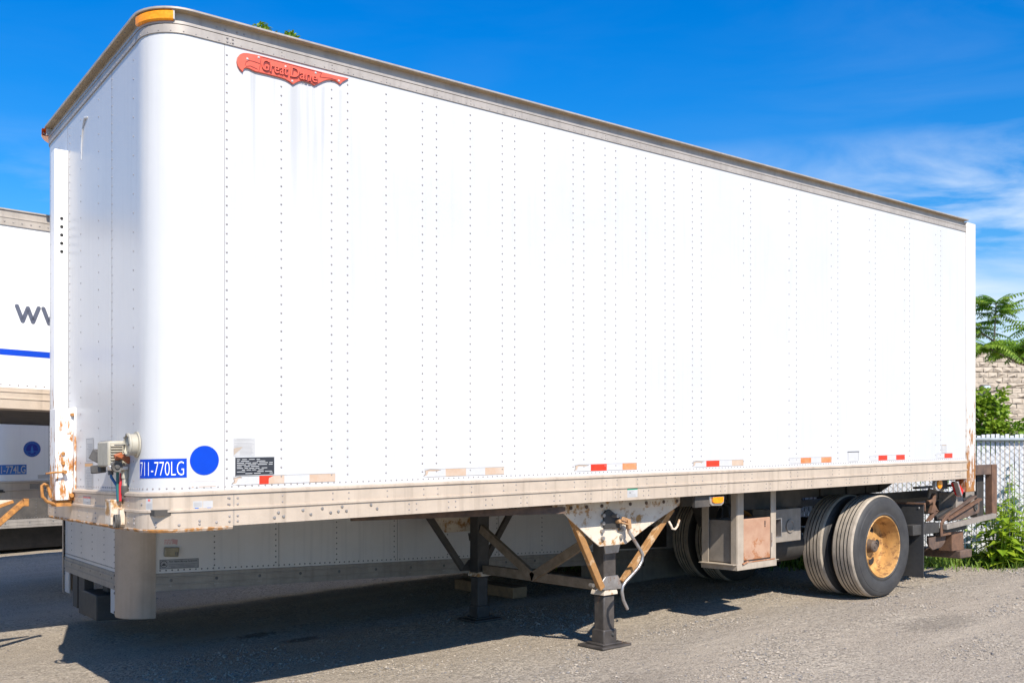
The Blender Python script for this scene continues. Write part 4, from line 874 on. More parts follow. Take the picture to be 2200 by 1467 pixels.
mb = MB(); mb.box(7.46, 7.54, 0.26, W - 0.26, 0.46, 0.56); mb.build('cross_tube', 'black', lift, 0.006)
mb = MB(); mb.box(6.95, 7.449, 0.07, 0.17, 0.465, 0.568); mb.build('side_tube', 'black', lift, 0.006)
mb = MB(); mb.box(7.86, 8.10, 0.06, W - 0.06, 0.165, 0.250); mb.build('rear_bumper', 'rustdark', lift, 0.012)
mb = MB(); mb.box(8.38, 8.50, 0.25, W - 0.25, 0.58, 0.80); mb.build('folded_platform', 'black', lift, 0.008)
mb = MB(); mb.prism([(8.14, .70), (8.33, .70), (8.33, .86), (8.25, .92), (8.16, .92)], lambda a, b, d: (a, d, b), 0.15, 0.165); mb.build('tie_plate', 'greysteel', lift, 0.003)
mb = MB(); mb.prism([(8.12, .86), (8.30, .90), (8.36, .80), (8.36, .62), (8.28, .56), (8.20, .64), (8.12, .74)], lambda a, b, d: (a, d, b), 0.20, 0.30); mb.build('hinge_block', 'black', lift, 0.006)
for z0, z1, y in ((0.795, 0.87, 0.45), (0.665, 0.74, 0.5)):
    mb = MB(); mb.box(7.0, 8.25, y, y + 0.06, z0, z1); mb.box(7.0, 8.25, W - y - 0.06, W - y, z0, z1); mb.build('frame_beam', 'black', lift, 0.004)
mb = MB(); mb.prism([(7.68, .90), (8.02, .84), (8.02, .775), (7.66, .80)], lambda a, b, d: (a, d, b), 0.30, 0.32); mb.build('mounting_plate', 'greysteel', lift, 0.003)
mb = MB(); mb.box(7.84, 7.99, 0.10, 0.29, 0.655, 0.856); mb.build('mounting_plate', 'greysteel', lift, 0.004)
mb = MB(); mb.prism([(7.49, .80), (7.535, .86), (7.56, .85), (7.555, .79), (7.535, .745), (7.61, .665), (7.45, .655), (7.50, .735)], lambda a, b, d: (a, d, b), 0.16, 0.20); mb.cyl((7.42, 0.18, .765), (7.49, 0.18, .785), 0.026, 10); mb.build('pivot_knuckle', 'rust', lift, 0.004)
#PART3
# ================================================================== drop-frame trailer behind it
TF[0] = tf_yard
def dropframe(name, label, ox, oy, yaw, pitch, lettering, dz=0.0, skin='belly', upper='white'):
    ca, sa = math.cos(yaw), math.sin(yaw)
    def tf(v):
        x, y, z = v; X = ox + x * ca + y * sa; Y = oy - x * sa + y * ca
        return Vector((X, Y, z - pitch * x + dz - S * Y))
    TF[0] = tf
    Wd, r = 2.30, 0.2
    t = thing(name, label, 'trailer', (2.5, 1.2, 0.3))
    def path(x0, x1, seg=10): return trailer_path(x1, seg, x0, Wd, r)
    NX = -3.6                                                              # nose of the raised front section
    # belly
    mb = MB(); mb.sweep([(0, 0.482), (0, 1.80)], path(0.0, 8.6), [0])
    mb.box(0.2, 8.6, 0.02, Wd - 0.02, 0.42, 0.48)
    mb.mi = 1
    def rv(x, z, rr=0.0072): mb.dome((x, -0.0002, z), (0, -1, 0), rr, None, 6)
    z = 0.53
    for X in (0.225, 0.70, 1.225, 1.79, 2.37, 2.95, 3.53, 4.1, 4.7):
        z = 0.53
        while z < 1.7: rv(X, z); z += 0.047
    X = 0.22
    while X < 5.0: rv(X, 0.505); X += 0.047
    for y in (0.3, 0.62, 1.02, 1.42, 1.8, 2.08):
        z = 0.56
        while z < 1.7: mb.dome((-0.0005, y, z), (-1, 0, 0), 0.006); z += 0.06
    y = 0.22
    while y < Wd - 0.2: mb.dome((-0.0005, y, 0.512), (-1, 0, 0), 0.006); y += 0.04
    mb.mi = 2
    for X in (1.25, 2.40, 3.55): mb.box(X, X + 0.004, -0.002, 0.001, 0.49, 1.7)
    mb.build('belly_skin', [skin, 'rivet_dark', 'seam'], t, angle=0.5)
    mb = MB(); mb.sweep([(-0.01, 0.345), (0.010, 0.345), (0.010, 0.385), (0.014, 0.388), (0.014, 0.398), (0.010, 0.40), (0.010, 0.44), (0.014, 0.443), (0.014, 0.452), (0.010, 0.455), (0.010, 0.480), (0.0, 0.484)], path(0.0, 8.6))
    mb.mi = 1
    X = 0.35
    while X < 4.6: mb.dome((X, -0.010, 0.425), (0, -1, 0), 0.013, 0.004, 10); mb.mi = 2; mb.box(X - 0.02, X + 0.02, -0.013, -0.0115, 0.375, 0.40); mb.mi = 1; X += 0.365
    for y in (0.35, 0.7, 1.05, 1.4, 1.75): mb.dome((-0.010, y, 0.43), (-1, 0, 0), 0.009, 0.004, 8)
    mb.build('belly_rail', ['alu_dark', 'rivet_dark', 'bolt'], t, angle=0.5)
    # rounded corner columns reaching lower than the rail
    for fy in (0, 1):
        P = [q for q in path(0.0, 0.36)]
        P = P[1:14] if not fy else P[-14:-1]
        mb = MB(); mb.sweep([(0.0125, 1.715), (0.0155, 1.71), (0.0155, 0.15), (0.010, 0.135), (-0.004, 0.135)], P)
        mb.build('corner_column', 'column', t, angle=0.5)
        mb = MB(); y = 0.225 if not fy else Wd - 0.225
        mb.box(-0.006, 0.012, min(y, y + (0.17 if not fy else -0.17)), max(y, y + (0.17 if not fy else -0.17)), 0.150, 0.343); mb.build('corner_skirt', 'white', t, 0.003)
    mb = MB()
    for y in (0.25, 0.25, Wd - 0.25):
        for z in (0.17, 0.32, 0.37, 0.46): mb.dome((-0.011, y, z), (-1, 0, 0), 0.011, 0.007, 8)
    mb.build('skirt_bolt', 'rivet_dark', t)
    # raised nose over the coupling
    mb = MB(); mb.sweep([(0, 1.86), (0, 3.06)], path(NX, 8.6), [0])
    mb.mi = 1
    for X in (-0.885, -0.30, 0.28):
        z = 1.92
        while z < 3.03: mb.dome((X, -0.0002, z), (0, -1, 0), 0.0068); z += 0.052
    X = -3.3
    while X < 0.5: mb.dome((X, -0.0002, 1.895), (0, -1, 0), 0.0068); X += 0.057
    mb.build('nose_skin', ['white_bright', 'rivet', 'seam'], t, angle=0.5)
    mb = MB(); mb.sweep([(-0.05, 1.715), (0.012, 1.725), (0.012, 1.79), (0.018, 1.793), (0.018, 1.80), (0.012, 1.803), (0.012, 1.84), (0.018, 1.843), (0.018, 1.85), (0.012, 1.853), (0.012, 1.875), (0.0, 1.877)], path(NX, 0.55)); mb.build('nose_rail', 'alu', t, angle=0.5)
    mb = MB(); mb.box(NX + 0.05, 0.1, 0.03, Wd - 0.03, 1.72, 1.80); mb.build('nose_floor', 'under', t)
    mb = MB(); mb.sweep([(0, 3.04), (0.010, 3.04), (0.010, 3.09), (0.014, 3.093), (0.014, 3.10), (0.008, 3.105), (0.008, 3.145), (0.018, 3.148), (0.018, 3.158), (0.0, 3.162)], path(NX, 8.6))
    mb.mi = 1; X = -3.3
    while X < 8: mb.dome((X, -0.0100, 3.065), (0, -1, 0), 0.0068); X += 0.0575
    mb.build('top_rail', ['roofalu', 'rivet'], t, angle=0.5)
    mb = MB(); mb.face([mb.V((x, y, 3.161)) for x, y, nx, ny in path(NX, 8.6)]); mb.build('roof', 'roof', t)
    mb = MB(); mb.box(8.601, 8.62, 0.0, Wd, 0.42, 3.15); mb.build('rear_wall', 'white', t)
    if lettering:
        mb = MB()
        for x0 in (-0.752, -0.577):
            zz = 2.352
            P = [(x0 + .006, zz + .116), (x0 + .044, zz + .010), (x0 + .078, zz + .108), (x0 + .112, zz + .010), (x0 + .150, zz + .116)]
            rad = 0.0145
            for a, b in zip(P, P[1:]):
                d = Vector((b[0] - a[0], b[1] - a[1])).normalized(); n = Vector((-d.y, d.x)) * rad
                q = [mb.V((a[0] + n.x, -0.0015, a[1] + n.y)), mb.V((a[0] - n.x, -0.0015, a[1] - n.y)), mb.V((b[0] - n.x, -0.0015, b[1] - n.y)), mb.V((b[0] + n.x, -0.0015, b[1] + n.y))]; mb.face(q)
            for i, a in enumerate(P): mb.face([mb.V((a[0] + rad * math.cos(k * .3927), -0.0017 - 0.0001 * (i % 2), a[1] + rad * math.sin(k * .3927))) for k in range(16)])
        mb.build('side_lettering', 'lettergrey', t, smooth=False)
        mb = MB(); mb.box(-3.3, 0.5, -0.0016, 0.0, 2.108, 2.152); mb.build('blue_stripe', 'blue', t)
        # marker lamp, worn sticker and maker plate low on the side
        mb = MB(); mb.prism([(.295, .615), (.40, .612), (.41, .685), (.295, .688)], lambda a, b, d: (a, d, b), -0.035, 0.0); ml = mb.build('side_marker_lamp', mat('yellowed_lens', (0.34, 0.29, 0.19), (0.26, 0.22, 0.14), 0.4, scale=30), t, 0.006)
        mb = MB()
        for a in (.375, .388): mb.box(a, a + .008, -0.0365, -0.034, .622, .650)
        mb.build('lamp_slot', 'rivet_dark', ml)
        mb = MB()
        for r_ in range(3):
            a = .30
            while a < .37: l = random.uniform(.008, .02); mb.box(a, a + l, -.0016, 0, .712 + r_ * .014, .721 + r_ * .014); a += l + .005
        mb.prism([(.372, .715), (.40, .705), (.405, .745), (.36, .752)], lambda a, b, d: (a, d, b), -.0018, 0)
        mb.build('worn_sticker', mat('faded_pink_print', (0.62, 0.38, 0.38), None, 0.7), t)
        mb = MB(); mb.box(.262, .572, -.0016, 0, .516, .592); mb.mi = 1
        for (a, b, c, d) in ((.266, .568, .5875, .590), (.266, .568, .518, .5205), (.266, .2685, .5205, .5875), (.5655, .568, .5205, .5875)): mb.box(a, b, -.0024, -.0017, c, d)
        ring = [(.296 + .026 * math.cos(k * .2618), .555 + .026 * math.sin(k * .2618)) for k in range(25)]
        for a, b in zip(ring, ring[1:]): mb.bar((a[0], -.002, a[1]), (b[0], -.002, b[1]), .0012, .004)
        mb.prism([(.278, .55), (.284, .544), (.308, .544), (.315, .552), (.303, .555), (.298, .566), (.290, .556)], lambda a, b, d: (a, d, b), -.0024, -.0017)
        text_mesh(mb, 'New Haven Moving Equipment', lambda a, b, d: (a, -.0024, b), .335, .558, .564, .581, .2, .015, False, 1)
        for r_, (a, b) in enumerate(((.35, .54), (.335, .545), (.33, .555))): mb.box(a, b, -.0024, -.0017, .5265 + r_ * .0115, .5285 + r_ * .0115)
        mb.build('maker_plate', [mat('grey_plate', (0.36, 0.36, 0.37), (0.3, 0.3, 0.31), 0.5, scale=20), 'plate'], t, smooth=False)
        mb = MB(); mb.box(3.29, 3.33, -.02, 0, .55, .61); mb.box(3.30, 3.32, -.03, -.02, .565, .595); mb.build('door_latch', 'black', t, .004)
    # supports under the nose end
    mb = MB(); mb.box(0.02, 0.16, 1.68, 1.86, 0.035, 0.42); mb.box(0.02, 0.10, 1.40, 1.62, 0.0, 0.42); mb.build('support_leg', 'black', t, .006)
    mb = MB(); mb.box(-0.02, 0.30, 0.80, 1.30, 0.03, 0.245); mb.box(0.1, 0.2, 0.92, 1.1, 0.246, 0.42); mb.build('coupling_block', 'black', t, .01)
    if not lettering:                                        # black box added to darken the shade under the furthest trailer
        mb = MB(); mb.box(0.4, 8.2, 0.5, Wd - 0.5, -0.05, 0.41); mb.build('shade_block', 'black', t, .01)
    # low side lockers further back
    mb = MB(); mb.box(5.06, 7.6, 0.02, 0.5, 0.05, 0.343); mb.mi = 1; mb.box(5.06, 7.6, 0.03, 0.4, 0.30, 0.3435)
    mb.build('side_locker', ['alu_dark', 'black'], t, .004)
    mb = MB(); mb.box(5.02, 5.9, -0.012, 0.0, 0.50, 0.74); mb.box(5.5, 5.53, -0.03, -0.0125, 0.30, 0.72); mb.box(5.44, 5.56, -0.035, -0.013, 0.47, 0.52); mb.build('locker_door', 'under', t, .004)
    for xx in (6.2, 7.3):
        mb = MB(); mb.lathe([(0.0, 0.05), (0.27, 0.05), (0.30, 0.02), (0.42, 0.0), (0.45, 0.03), (0.46, 0.25), (0.3, 0.3), (0.0, 0.3)], (xx, 0.56, 0.28), 'Y', 40); mb.build('wheel', 'rubber', t)
        mb = MB(); mb.lathe([(0.0, 0.05), (0.27, 0.05), (0.30, 0.02), (0.42, 0.0), (0.45, 0.03), (0.46, 0.25), (0.3, 0.3), (0.0, 0.3)], (xx, Wd - 0.4, 0.28), 'Y', 40); mb.build('wheel', 'rubber', t)
    # legs under the raised nose (mostly beyond the left edge of the picture)
    for fy in (0, 1):
        y = 0.34 if not fy else Wd - 0.46
        mb = MB(); mb.box(-1.62, -1.50, y, y + 0.12, GZ(-1.3) + 0.021 - 0.06, 1.72); mb.build('leg', 'legsteel', t, .006)
        mb = MB(); mb.box(-1.71, -1.41, y - 0.09, y + 0.21, GZ(-1.3) - 0.06, GZ(-1.3) - 0.04); mb.build('foot_plate', 'legsteel', t, .003)
        yb = 0.27 if not fy else Wd - 0.27
        mb = MB(); mb.bar((-1.56, yb, 0.19), (-0.655, yb, 1.045), 0.045, 0.042); mb.build('leg_brace', 'rustorange', t, .005)
        mb = MB(); mb.box(-0.66, -0.625, yb - 0.03, yb + 0.03, 1.012, 1.07); mb.build('brace_tab', 'rustorange', t, .003)
        mb = MB(); mb.prism([(-0.72, 1.058), (-2.2, 1.058), (-1.75, .62), (-1.35, .80), (-1.0, .955)], lambda a, b, d: (a, d, b), yb + 0.045, yb + 0.055); mb.build('hanger_plate', 'cream', t, .003)
        mb = MB(); mb.bar((-1.35, yb + 0.04, .79), (-0.72, yb + 0.04, 1.048), 0.03, 0.022); mb.build('plate_edge', 'rustorange', t, .003)
    TF[0] = tf_yard
    return t
dropframe('drop_frame_trailer', 'white drop-frame moving trailer with blue stripe, low belly showing under the nearest trailer', 0.245, 2.72, R(1.2), 0.040, True)

# third trailer: same make as the nearest one
t3, tf0 = box_trailer('box_trailer', 'shaded white box trailer numbered 774LG with round seal, seen under the drop-frame trailer nose', (0.315, 6.2, 0.0), False, None, 'white_bright')
uA, uB = -0.42, -0.088
mb = MB(); decal(mb, uA, uB, 1.256, 1.358, 0.0016, 0, 16); st = mb.build('number_sticker', 'blue_dark', t3)
mb = MB(); text_mesh(mb, '711-774LG', lambda a, b, d: per(a, 0.0028, b), uA + .01, uB - .01, 1.268, 1.346, 0, 0.008, False); mb.build('sticker_number', 'paper', st, smooth=False)
def disc(mb, u, z, r, o, mi, n=48): mb.face([mb.V(per(u + r * math.cos(2 * math.pi * k / n), o, z + r * math.sin(2 * math.pi * k / n))) for k in range(n)], mi)
mb = MB(); disc(mb, -0.035, 1.52, 0.083, .0014, 0); disc(mb, -0.035, 1.52, 0.078, .0019, 1); disc(mb, -0.035, 1.52, 0.058, .0024, 0)
for k in range(26):
    t_ = k * 2 * math.pi / 26; poly_decal(mb, [(-0.035 + (.068 + .006 * q) * math.cos(t_ + e * .06), 1.52 + (.068 + .006 * q) * math.sin(t_ + e * .06)) for q, e in ((-1, -1), (1, -1), (1, 1), (-1, 1))], .0024, 0)
poly_decal(mb, [(-.05, 1.475), (-.02, 1.475), (-.025, 1.53), (-.035, 1.56), (-.045, 1.53)], .003, 1)
poly_decal(mb, [(-.085, 1.497), (.015, 1.497), (.01, 1.489), (-.08, 1.489)], .0032, 1)
mb.build('round_seal', ['navy', 'blue_dark'], t3)
mb = MB(); decal(mb, 0.02, 0.16, 1.205, 1.245, .0014, 0); mb.build('bleached_sticker', 'paper', t3)
mb = MB(); decal(mb, -.06, .25, 1.10, 1.155, .0132, 0); mb.build('peeling_sticker', 'greysteel', t3)
mb = MB(); mb.box(XF - 0.10, XF, 0.4, 0.62, 1.3, 1.48); mb.build('connection_box', 'fitdark', t3, .01)
for far in (0, 1):
    mb = MB(); mb.box(2.9, 3.03, mir(.33, far), mir(.45, far), -0.02 + 0.0, 1.0); mb.box(2.8, 3.13, mir(.24, far), mir(.54, far), -.11, -.085); mb.build('leg', 'black', t3, .006)
wheel_pair(t3, 0.06, 1); wheel_pair(t3, W - 0.06, -1)
mb = MB(); mb.box(4.3, 7.4, .7, W - .7, .86, 1.0); mb.cyl((6.42, .25, .398), (6.42, W - .25, .398), .065); mb.build('suspension', 'under', t3)
TF[0] = tf0
# a further drop-frame trailer closing the view under the third
dropframe('drop_frame_trailer', 'drop-frame trailer furthest back, shade painted into its low belly glimpsed at the left edge', -2.5, 12.6, R(0), 0.0, False, -0.02, 'under')  # dark belly skin: its shade is put into the colour

# ================================================================== timber block
mb = MB(); mb.box(4.02, 4.20, 2.70, 3.75, gheight(4.1, 3) + .004, gheight(4.1, 3) + .115)
tag(mb.build('timber_block', 'wood', None, .006), 'short weathered timber beam lying on the gravel behind the landing legs', 'timber')

# ================================================================== background
TF[0] = tf_plain
FG = lambda x, y: GZ(max(-8, min(14, x))) - S * max(-14, min(14, y))
# fence: direction runs across the view, a little oblique
A = Vector((5.2, 6.2)); B = Vector((13.4, -4.2)); fd = (B - A).normalized(); FL = (B - A).length; fnrm = Vector((-fd.y, fd.x))
if fnrm.dot(Vector((CAM.x, CAM.y)) - A) < 0: fnrm = -fnrm
FT, FB = 1.385, -0.08
def fp(s_, o, z): q = A + fd * s_ + fnrm * o; return (q.x, q.y, z)
fence = thing('chain_link_fence', 'chain-link fence with white privacy slats behind the rear of the nearest trailer', 'fence', (A.x, A.y, 0))
mb = MB(); s_ = 0.02
while s_ < FL:
    a, b = fp(s_, 0.0, 0), fp(s_ + 0.040, 0.0, 0); top = FT + 0.055 + random.uniform(-.012, .012)
    mb.hexa([(a[0], a[1], FB + .03), (b[0], b[1], FB + .03), (b[0] - fnrm.x * .006, b[1] - fnrm.y * .006, FB + .03), (a[0] - fnrm.x * .006, a[1] - fnrm.y * .006, FB + .03), (a[0], a[1], top), (b[0], b[1], top), (b[0] - fnrm.x * .006, b[1] - fnrm.y * .006, top), (a[0] - fnrm.x * .006, a[1] - fnrm.y * .006, top)])
    s_ += 0.052
mb.build('slat_panel', 'slat', fence, smooth=False)
mb = MB(); pitch = 0.085; H = FT - FB
k = -int(H / pitch) - 1
while k * pitch < FL:
    for sg in (1, -1):
        s0 = k * pitch if sg > 0 else k * pitch + H
        s1 = s0 + sg * H; z0, z1 = FB, FT
        lo_, hi_ = min(s0, s1), max(s0, s1)
        if hi_ < 0 or lo_ > FL: continue
        t0 = 0; t1 = 1
        if s0 < 0: t0 = -s0 / (s1 - s0)
        if s0 > FL: t0 = (FL - s0) / (s1 - s0)
        if s1 > FL: t1 = (FL - s0) / (s1 - s0)
        if s1 < 0: t1 = -s0 / (s1 - s0)
        mb.bar(fp(s0 + (s1 - s0) * t0, .006 + .004 * sg, z0 + (z1 - z0) * t0), fp(s0 + (s1 - s0) * t1, .006 + .004 * sg, z0 + (z1 - z0) * t1), (.0028), .0028)
    k += 1
mb.build('wire_mesh', 'wire', fence, smooth=False)
s_ = 0.6
Lp = []
while s_ < FL + .1: Lp.append(s_); s_ += 2.45
for s_ in Lp:
    mb = MB(); mb.cyl(fp(s_, .045, FB - .1), fp(s_, .045, FT + .05), .028, 12); mb.dome(fp(s_, .045, FT + .05), (0, 0, 1), .033, .03, 10); mb.build('fence_post', 'fpost', fence)
mb = MB(); mb.cyl(fp(0, .038, FT), fp(FL, .038, FT), .020, 10); mb.build('top_rail', 'fpost', fence)

# building of split-face block
bA = Vector((22.0, 21.0)); bd = Vector((0.86, -0.51)).normalized(); bn = Vector((-bd.y, bd.x))
if bn.dot(Vector((CAM.x, CAM.y)) - bA) < 0: bn = -bn
def bp_(s_, o, z): q = bA + bd * s_ + bn * o; return (q.x, q.y, z)
bld = thing('block_building', 'tan split-face block building beyond the fence at right', 'building', (bA.x, bA.y, 0))
def block_mat():
    m = bpy.data.materials.new('split_face_block'); m.use_nodes = True; t = m.node_tree; L = t.links.new; b = t.nodes['Principled BSDF']; b.inputs['Roughness'].default_value = 0.95
    g = t.nodes.new('ShaderNodeNewGeometry')
    n = t.nodes.new('ShaderNodeTexNoise'); n.inputs['Scale'].default_value = 3.5; n.inputs['Detail'].default_value = 7; L(g.outputs['Position'], n.inputs['Vector'])
    x = t.nodes.new('ShaderNodeMix'); x.data_type = 'RGBA'; x.inputs[6].default_value = (0.36, 0.30, 0.235, 1); x.inputs[7].default_value = (0.54, 0.455, 0.36, 1); L(n.outputs['Fac'], x.inputs[0]); L(x.outputs[2], b.inputs['Base Color'])
    return m
M['block'] = block_mat()
mb = MB(); bw, bh = 0.40, 0.20; nz = 28; ns = 62
for j in range(nz):                                                          # rough-faced blocks, course by course
    off = (j % 2) * bw / 2
    for i in range(ns):
        s0 = i * bw + off; z0 = -0.9 + j * bh
        if z0 + bh > 4.66: continue
        g_ = .006
        c4 = [(s0 + g_, z0 + g_), (s0 + bw - g_, z0 + g_), (s0 + bw - g_, z0 + bh - g_), (s0 + g_, z0 + bh - g_)]
        fr_ = [mb.V(bp_(a, random.uniform(.0, .07), c)) for a, c in c4]
        mid = [mb.V(bp_(s0 + bw * u + random.uniform(-.04, .04), random.uniform(.02, .12), z0 + bh * (.5 + random.uniform(-.34, .34)))) for u in (.27, .6)]
        mb.face([fr_[0], fr_[1], mid[1], mid[0]]); mb.face([fr_[1], fr_[2], mid[1]]); mb.face([fr_[2], fr_[3], mid[0], mid[1]]); mb.face([fr_[3], fr_[0], mid[0]])
P8 = [bp_(0, -.01, -1), bp_(ns * bw, -.01, -1), bp_(ns * bw, -6, -1), bp_(0, -6, -1)]
mb.hexa(P8 + [(a, b, 4.62) for a, b, c in P8])
mb.build('wall', 'block', bld, smooth=False, recalc=False)
mb = MB(); mb.hexa([bp_(-.1, .12, 4.621), bp_(ns * bw, .12, 4.621), bp_(ns * bw, -.4, 4.621), bp_(-.1, -.4, 4.621), bp_(-.1, .12, 4.67), bp_(ns * bw, .12, 4.67), bp_(ns * bw, -.4, 4.67), bp_(-.1, -.4, 4.67)]); mb.build('parapet_cap', 'under', bld)
def bhit(px, py):
    fw = Vector((math.cos(YAW), math.sin(YAW), 0)); rt = Vector((math.sin(YAW), -math.cos(YAW), 0)); d = fw + rt * ((px - 1100) / 2050.86) - Vector((0, 0, 1)) * ((py - 921) / 2050.86)
    n3 = Vector((bn.x, bn.y, 0)); a3 = Vector((bA.x, bA.y, 0)); t_ = (a3 - CAM).dot(n3) / d.dot(n3); q = CAM + d * t_
    return (Vector((q.x, q.y)) - bA).dot(bd), q.z
sL, zL = bhit(2112, 832)
mb = MB(); mb.hexa([bp_(sL - .16, .06, zL - .10), bp_(sL + .16, .06, zL - .10), bp_(sL + .16, .30, zL - .06), bp_(sL - .16, .30, zL - .06), bp_(sL - .16, .06, zL + .10), bp_(sL + .16, .06, zL + .10), bp_(sL + .16, .22, zL + .07), bp_(sL - .16, .22, zL + .07)]); wl = mb.build('wall_lamp', 'lampgrey', bld, .01)
mb = MB(); mb.hexa([bp_(sL - .13, .301, zL - .05), bp_(sL + .13, .301, zL - .05), bp_(sL + .13, .31, zL - .05), bp_(sL - .13, .31, zL - .05), bp_(sL - .13, .235, zL + .055), bp_(sL + .13, .235, zL + .055), bp_(sL + .13, .245, zL + .055), bp_(sL - .13, .245, zL + .055)]); mb.build('lamp_glass', 'lampglass', wl)

# ---- vegetation
def leaf(mb, p, d, n_, L_, Wd_, fold=.15, mi=0):
    """one leaf blade: p base, d along, n_ face normal"""
    d = d.normalized(); s_ = d.cross(n_)
    if s_.length < 1e-4: s_ = d.cross(Vector((0.3, 0.7, 0.2)))
    s_.normalize(); n2 = s_.cross(d)
    a = mb.V(p); tip = mb.V(p + d * L_ - n2 * L_ * .18)
    m1 = p + d * L_ * .38; l = mb.V(m1 + s_ * Wd_ / 2 + n2 * Wd_ * fold); r = mb.V(m1 - s_ * Wd_ / 2 + n2 * Wd_ * fold); c = mb.V(m1)
    mb.face([a, c, l], mi); mb.face([a, r, c], mi); mb.face([l, c, tip], mi); mb.face([c, r, tip], mi)
def frond(mb, p, d, L_, n=9, lw=.045, ll=.14, droop=.5, mi=0):
    """pinnate leaf"""
    q = p.copy(); d = d.normalized(); st = L_ / n; side = d.cross(Vector((0, 0, 1)))
    if side.length < .05: side = Vector((1, 0, 0))
    side.normalize(); pts = [q.copy()]
    for i in range(n):
        d = (d - Vector((0, 0, droop * .12))).normalized(); q = q + d * st; pts.append(q.copy())
        up = side.cross(d).normalized(); f = (1 - .45 * abs(i / n - .35)) * random.uniform(.85, 1.1)
        if i > 0:
            for sg in (1, -1): leaf(mb, q.copy(), side * sg + d * .45 - Vector((0, 0, .35 + .2 * random.random())), up, ll * f, lw * f, .1, mi)
    leaf(mb, q, d, side.cross(d), ll * .8, lw * .8, .1, mi)
    mb.tube(pts, .004, 4, False)
def rv3(): return Vector((random.gauss(0, 1), random.gauss(0, 1), random.gauss(0, 1))).normalized()
def at_px(px, py, Z):
    fw = Vector((math.cos(YAW), math.sin(YAW), 0)); rt = Vector((math.sin(YAW), -math.cos(YAW), 0))
    return CAM + (fw + rt * ((px - 1100) / 2050.86) - Vector((0, 0, 1)) * ((py - 921) / 2050.86)) * Z
# tree of heaven rising behind the fence
b0 = at_px(2262, 1180, 14.5); b0.z = -0.4
tr = thing('tree_of_heaven', 'young tree with long feathery leaves rising above the fence at right', 'tree', b0)
tips = [at_px(2140, 652, 14.3), at_px(2198, 742, 14.1), at_px(2112, 742, 14.0), at_px(2165, 748, 14.4), at_px(2228, 700, 14.6), at_px(2070, 690, 14.7), at_px(2250, 750, 14.0)]
crownmb = MB(); tm = MB()
fork = at_px(2262, 800, 14.5)
tm.tube([b0, (b0 + fork) / 2 + Vector((.05, .03, 0)), fork], [.06, .05, .035], 8)
low = at_px(2135, 752, 14.3)
for i, tp in enumerate(tips):
    mid_ = low if i == 0 else (fork + tp) / 2 + Vector((0, 0, -.06)); tm.tube([fork, mid_, tp], [.026, .018, .008], 6)
    for k in range((40, 34, 34, 32, 20, 26, 12)[i]):
        f = random.uniform(.55, 1.0); base = (mid_ + (tp - mid_) * f) if random.random() < .75 else tp.copy()
        az_ = random.uniform(0, 6.283); dd = Vector((math.cos(az_), math.sin(az_), random.uniform(.0, .6) if i else random.uniform(.1, .9)))
        frond(crownmb, base, dd, random.uniform(.30, .52), 11, .034, .10, random.uniform(.3, .8), 0 if random.random() < .7 else 1)
tm.build('trunk', 'bark', tr); crownmb.build('crown', ['leaf1', 'leaf2'], tr, smooth=False, recalc=False)
# branch lying along the wall face
mb = MB(); mb.tube([at_px(2098, 855, 14.2), at_px(2130, 842, 14.1), at_px(2165, 832, 14.0), at_px(2230, 822, 13.9)], [.014, .014, .012, .010], 6)
mb.build('bare_branch', 'bark', tr)
# vine bush on the fence
def bush(name, label, cat, c, rad, n, lf, lw, m_, stems=6, group=None, squash=1.0):
    base = Vector((c.x, c.y, FG(c.x, c.y) - .02)); t = thing(name, label, cat, base, group)
    mb = MB(); sm_ = MB()
    for k in range(stems):
        tp = c + Vector((random.uniform(-.6, .6) * rad.x, random.uniform(-.6, .6) * rad.y, random.uniform(.0, .8) * rad.z)); sm_.tube([base + rv3() * .04, (base + tp) / 2 + rv3() * .06, tp], [.012, .009, .005], 5)
    cl = [Vector((random.uniform(-1, 1), random.uniform(-1, 1), random.uniform(-1, 1))) for _ in range(14)]
    i = 0
    while i < n:
        q = Vector((random.uniform(-1, 1), random.uniform(-1, 1), random.uniform(-1, 1)))
        rr = q.length * (1 + .45 * mn.noise(q * 2.3 + c))
        if rr > 1: continue
        if rr < .5 and random.random() < .6: continue
        p_ = c + Vector((q.x * rad.x, q.y * rad.y, q.z * rad.z))
        if p_.z < base.z + .02: continue
        d = (q * .7 + rv3() * .8 + Vector((0, 0, -.25))).normalized(); n_ = (Vector((0, 0, 1)) + rv3() * .6).normalized()
        f = random.uniform(.6, 1.2); leaf(mb, p_, d, n_, lf * f, lw * f, .12); i += 1
    sm_.build('stem', 'bark', t); mb.build('foliage', m_, t, smooth=False, recalc=False); return t
bush('vine_bush', 'rounded bright green vine bush climbing above the fence beside the rear post', 'bush', at_px(2112, 905, 12.9) , Vector((.29, .30, .43)), 1900, .085, .07, 'leaf2')
bush('vine_bush', 'low strip of vine leaves on top of the fence at the right edge', 'bush', at_px(2190, 925, 12.7), Vector((.40, .3, .14)), 520, .07, .055, 'leaf2')
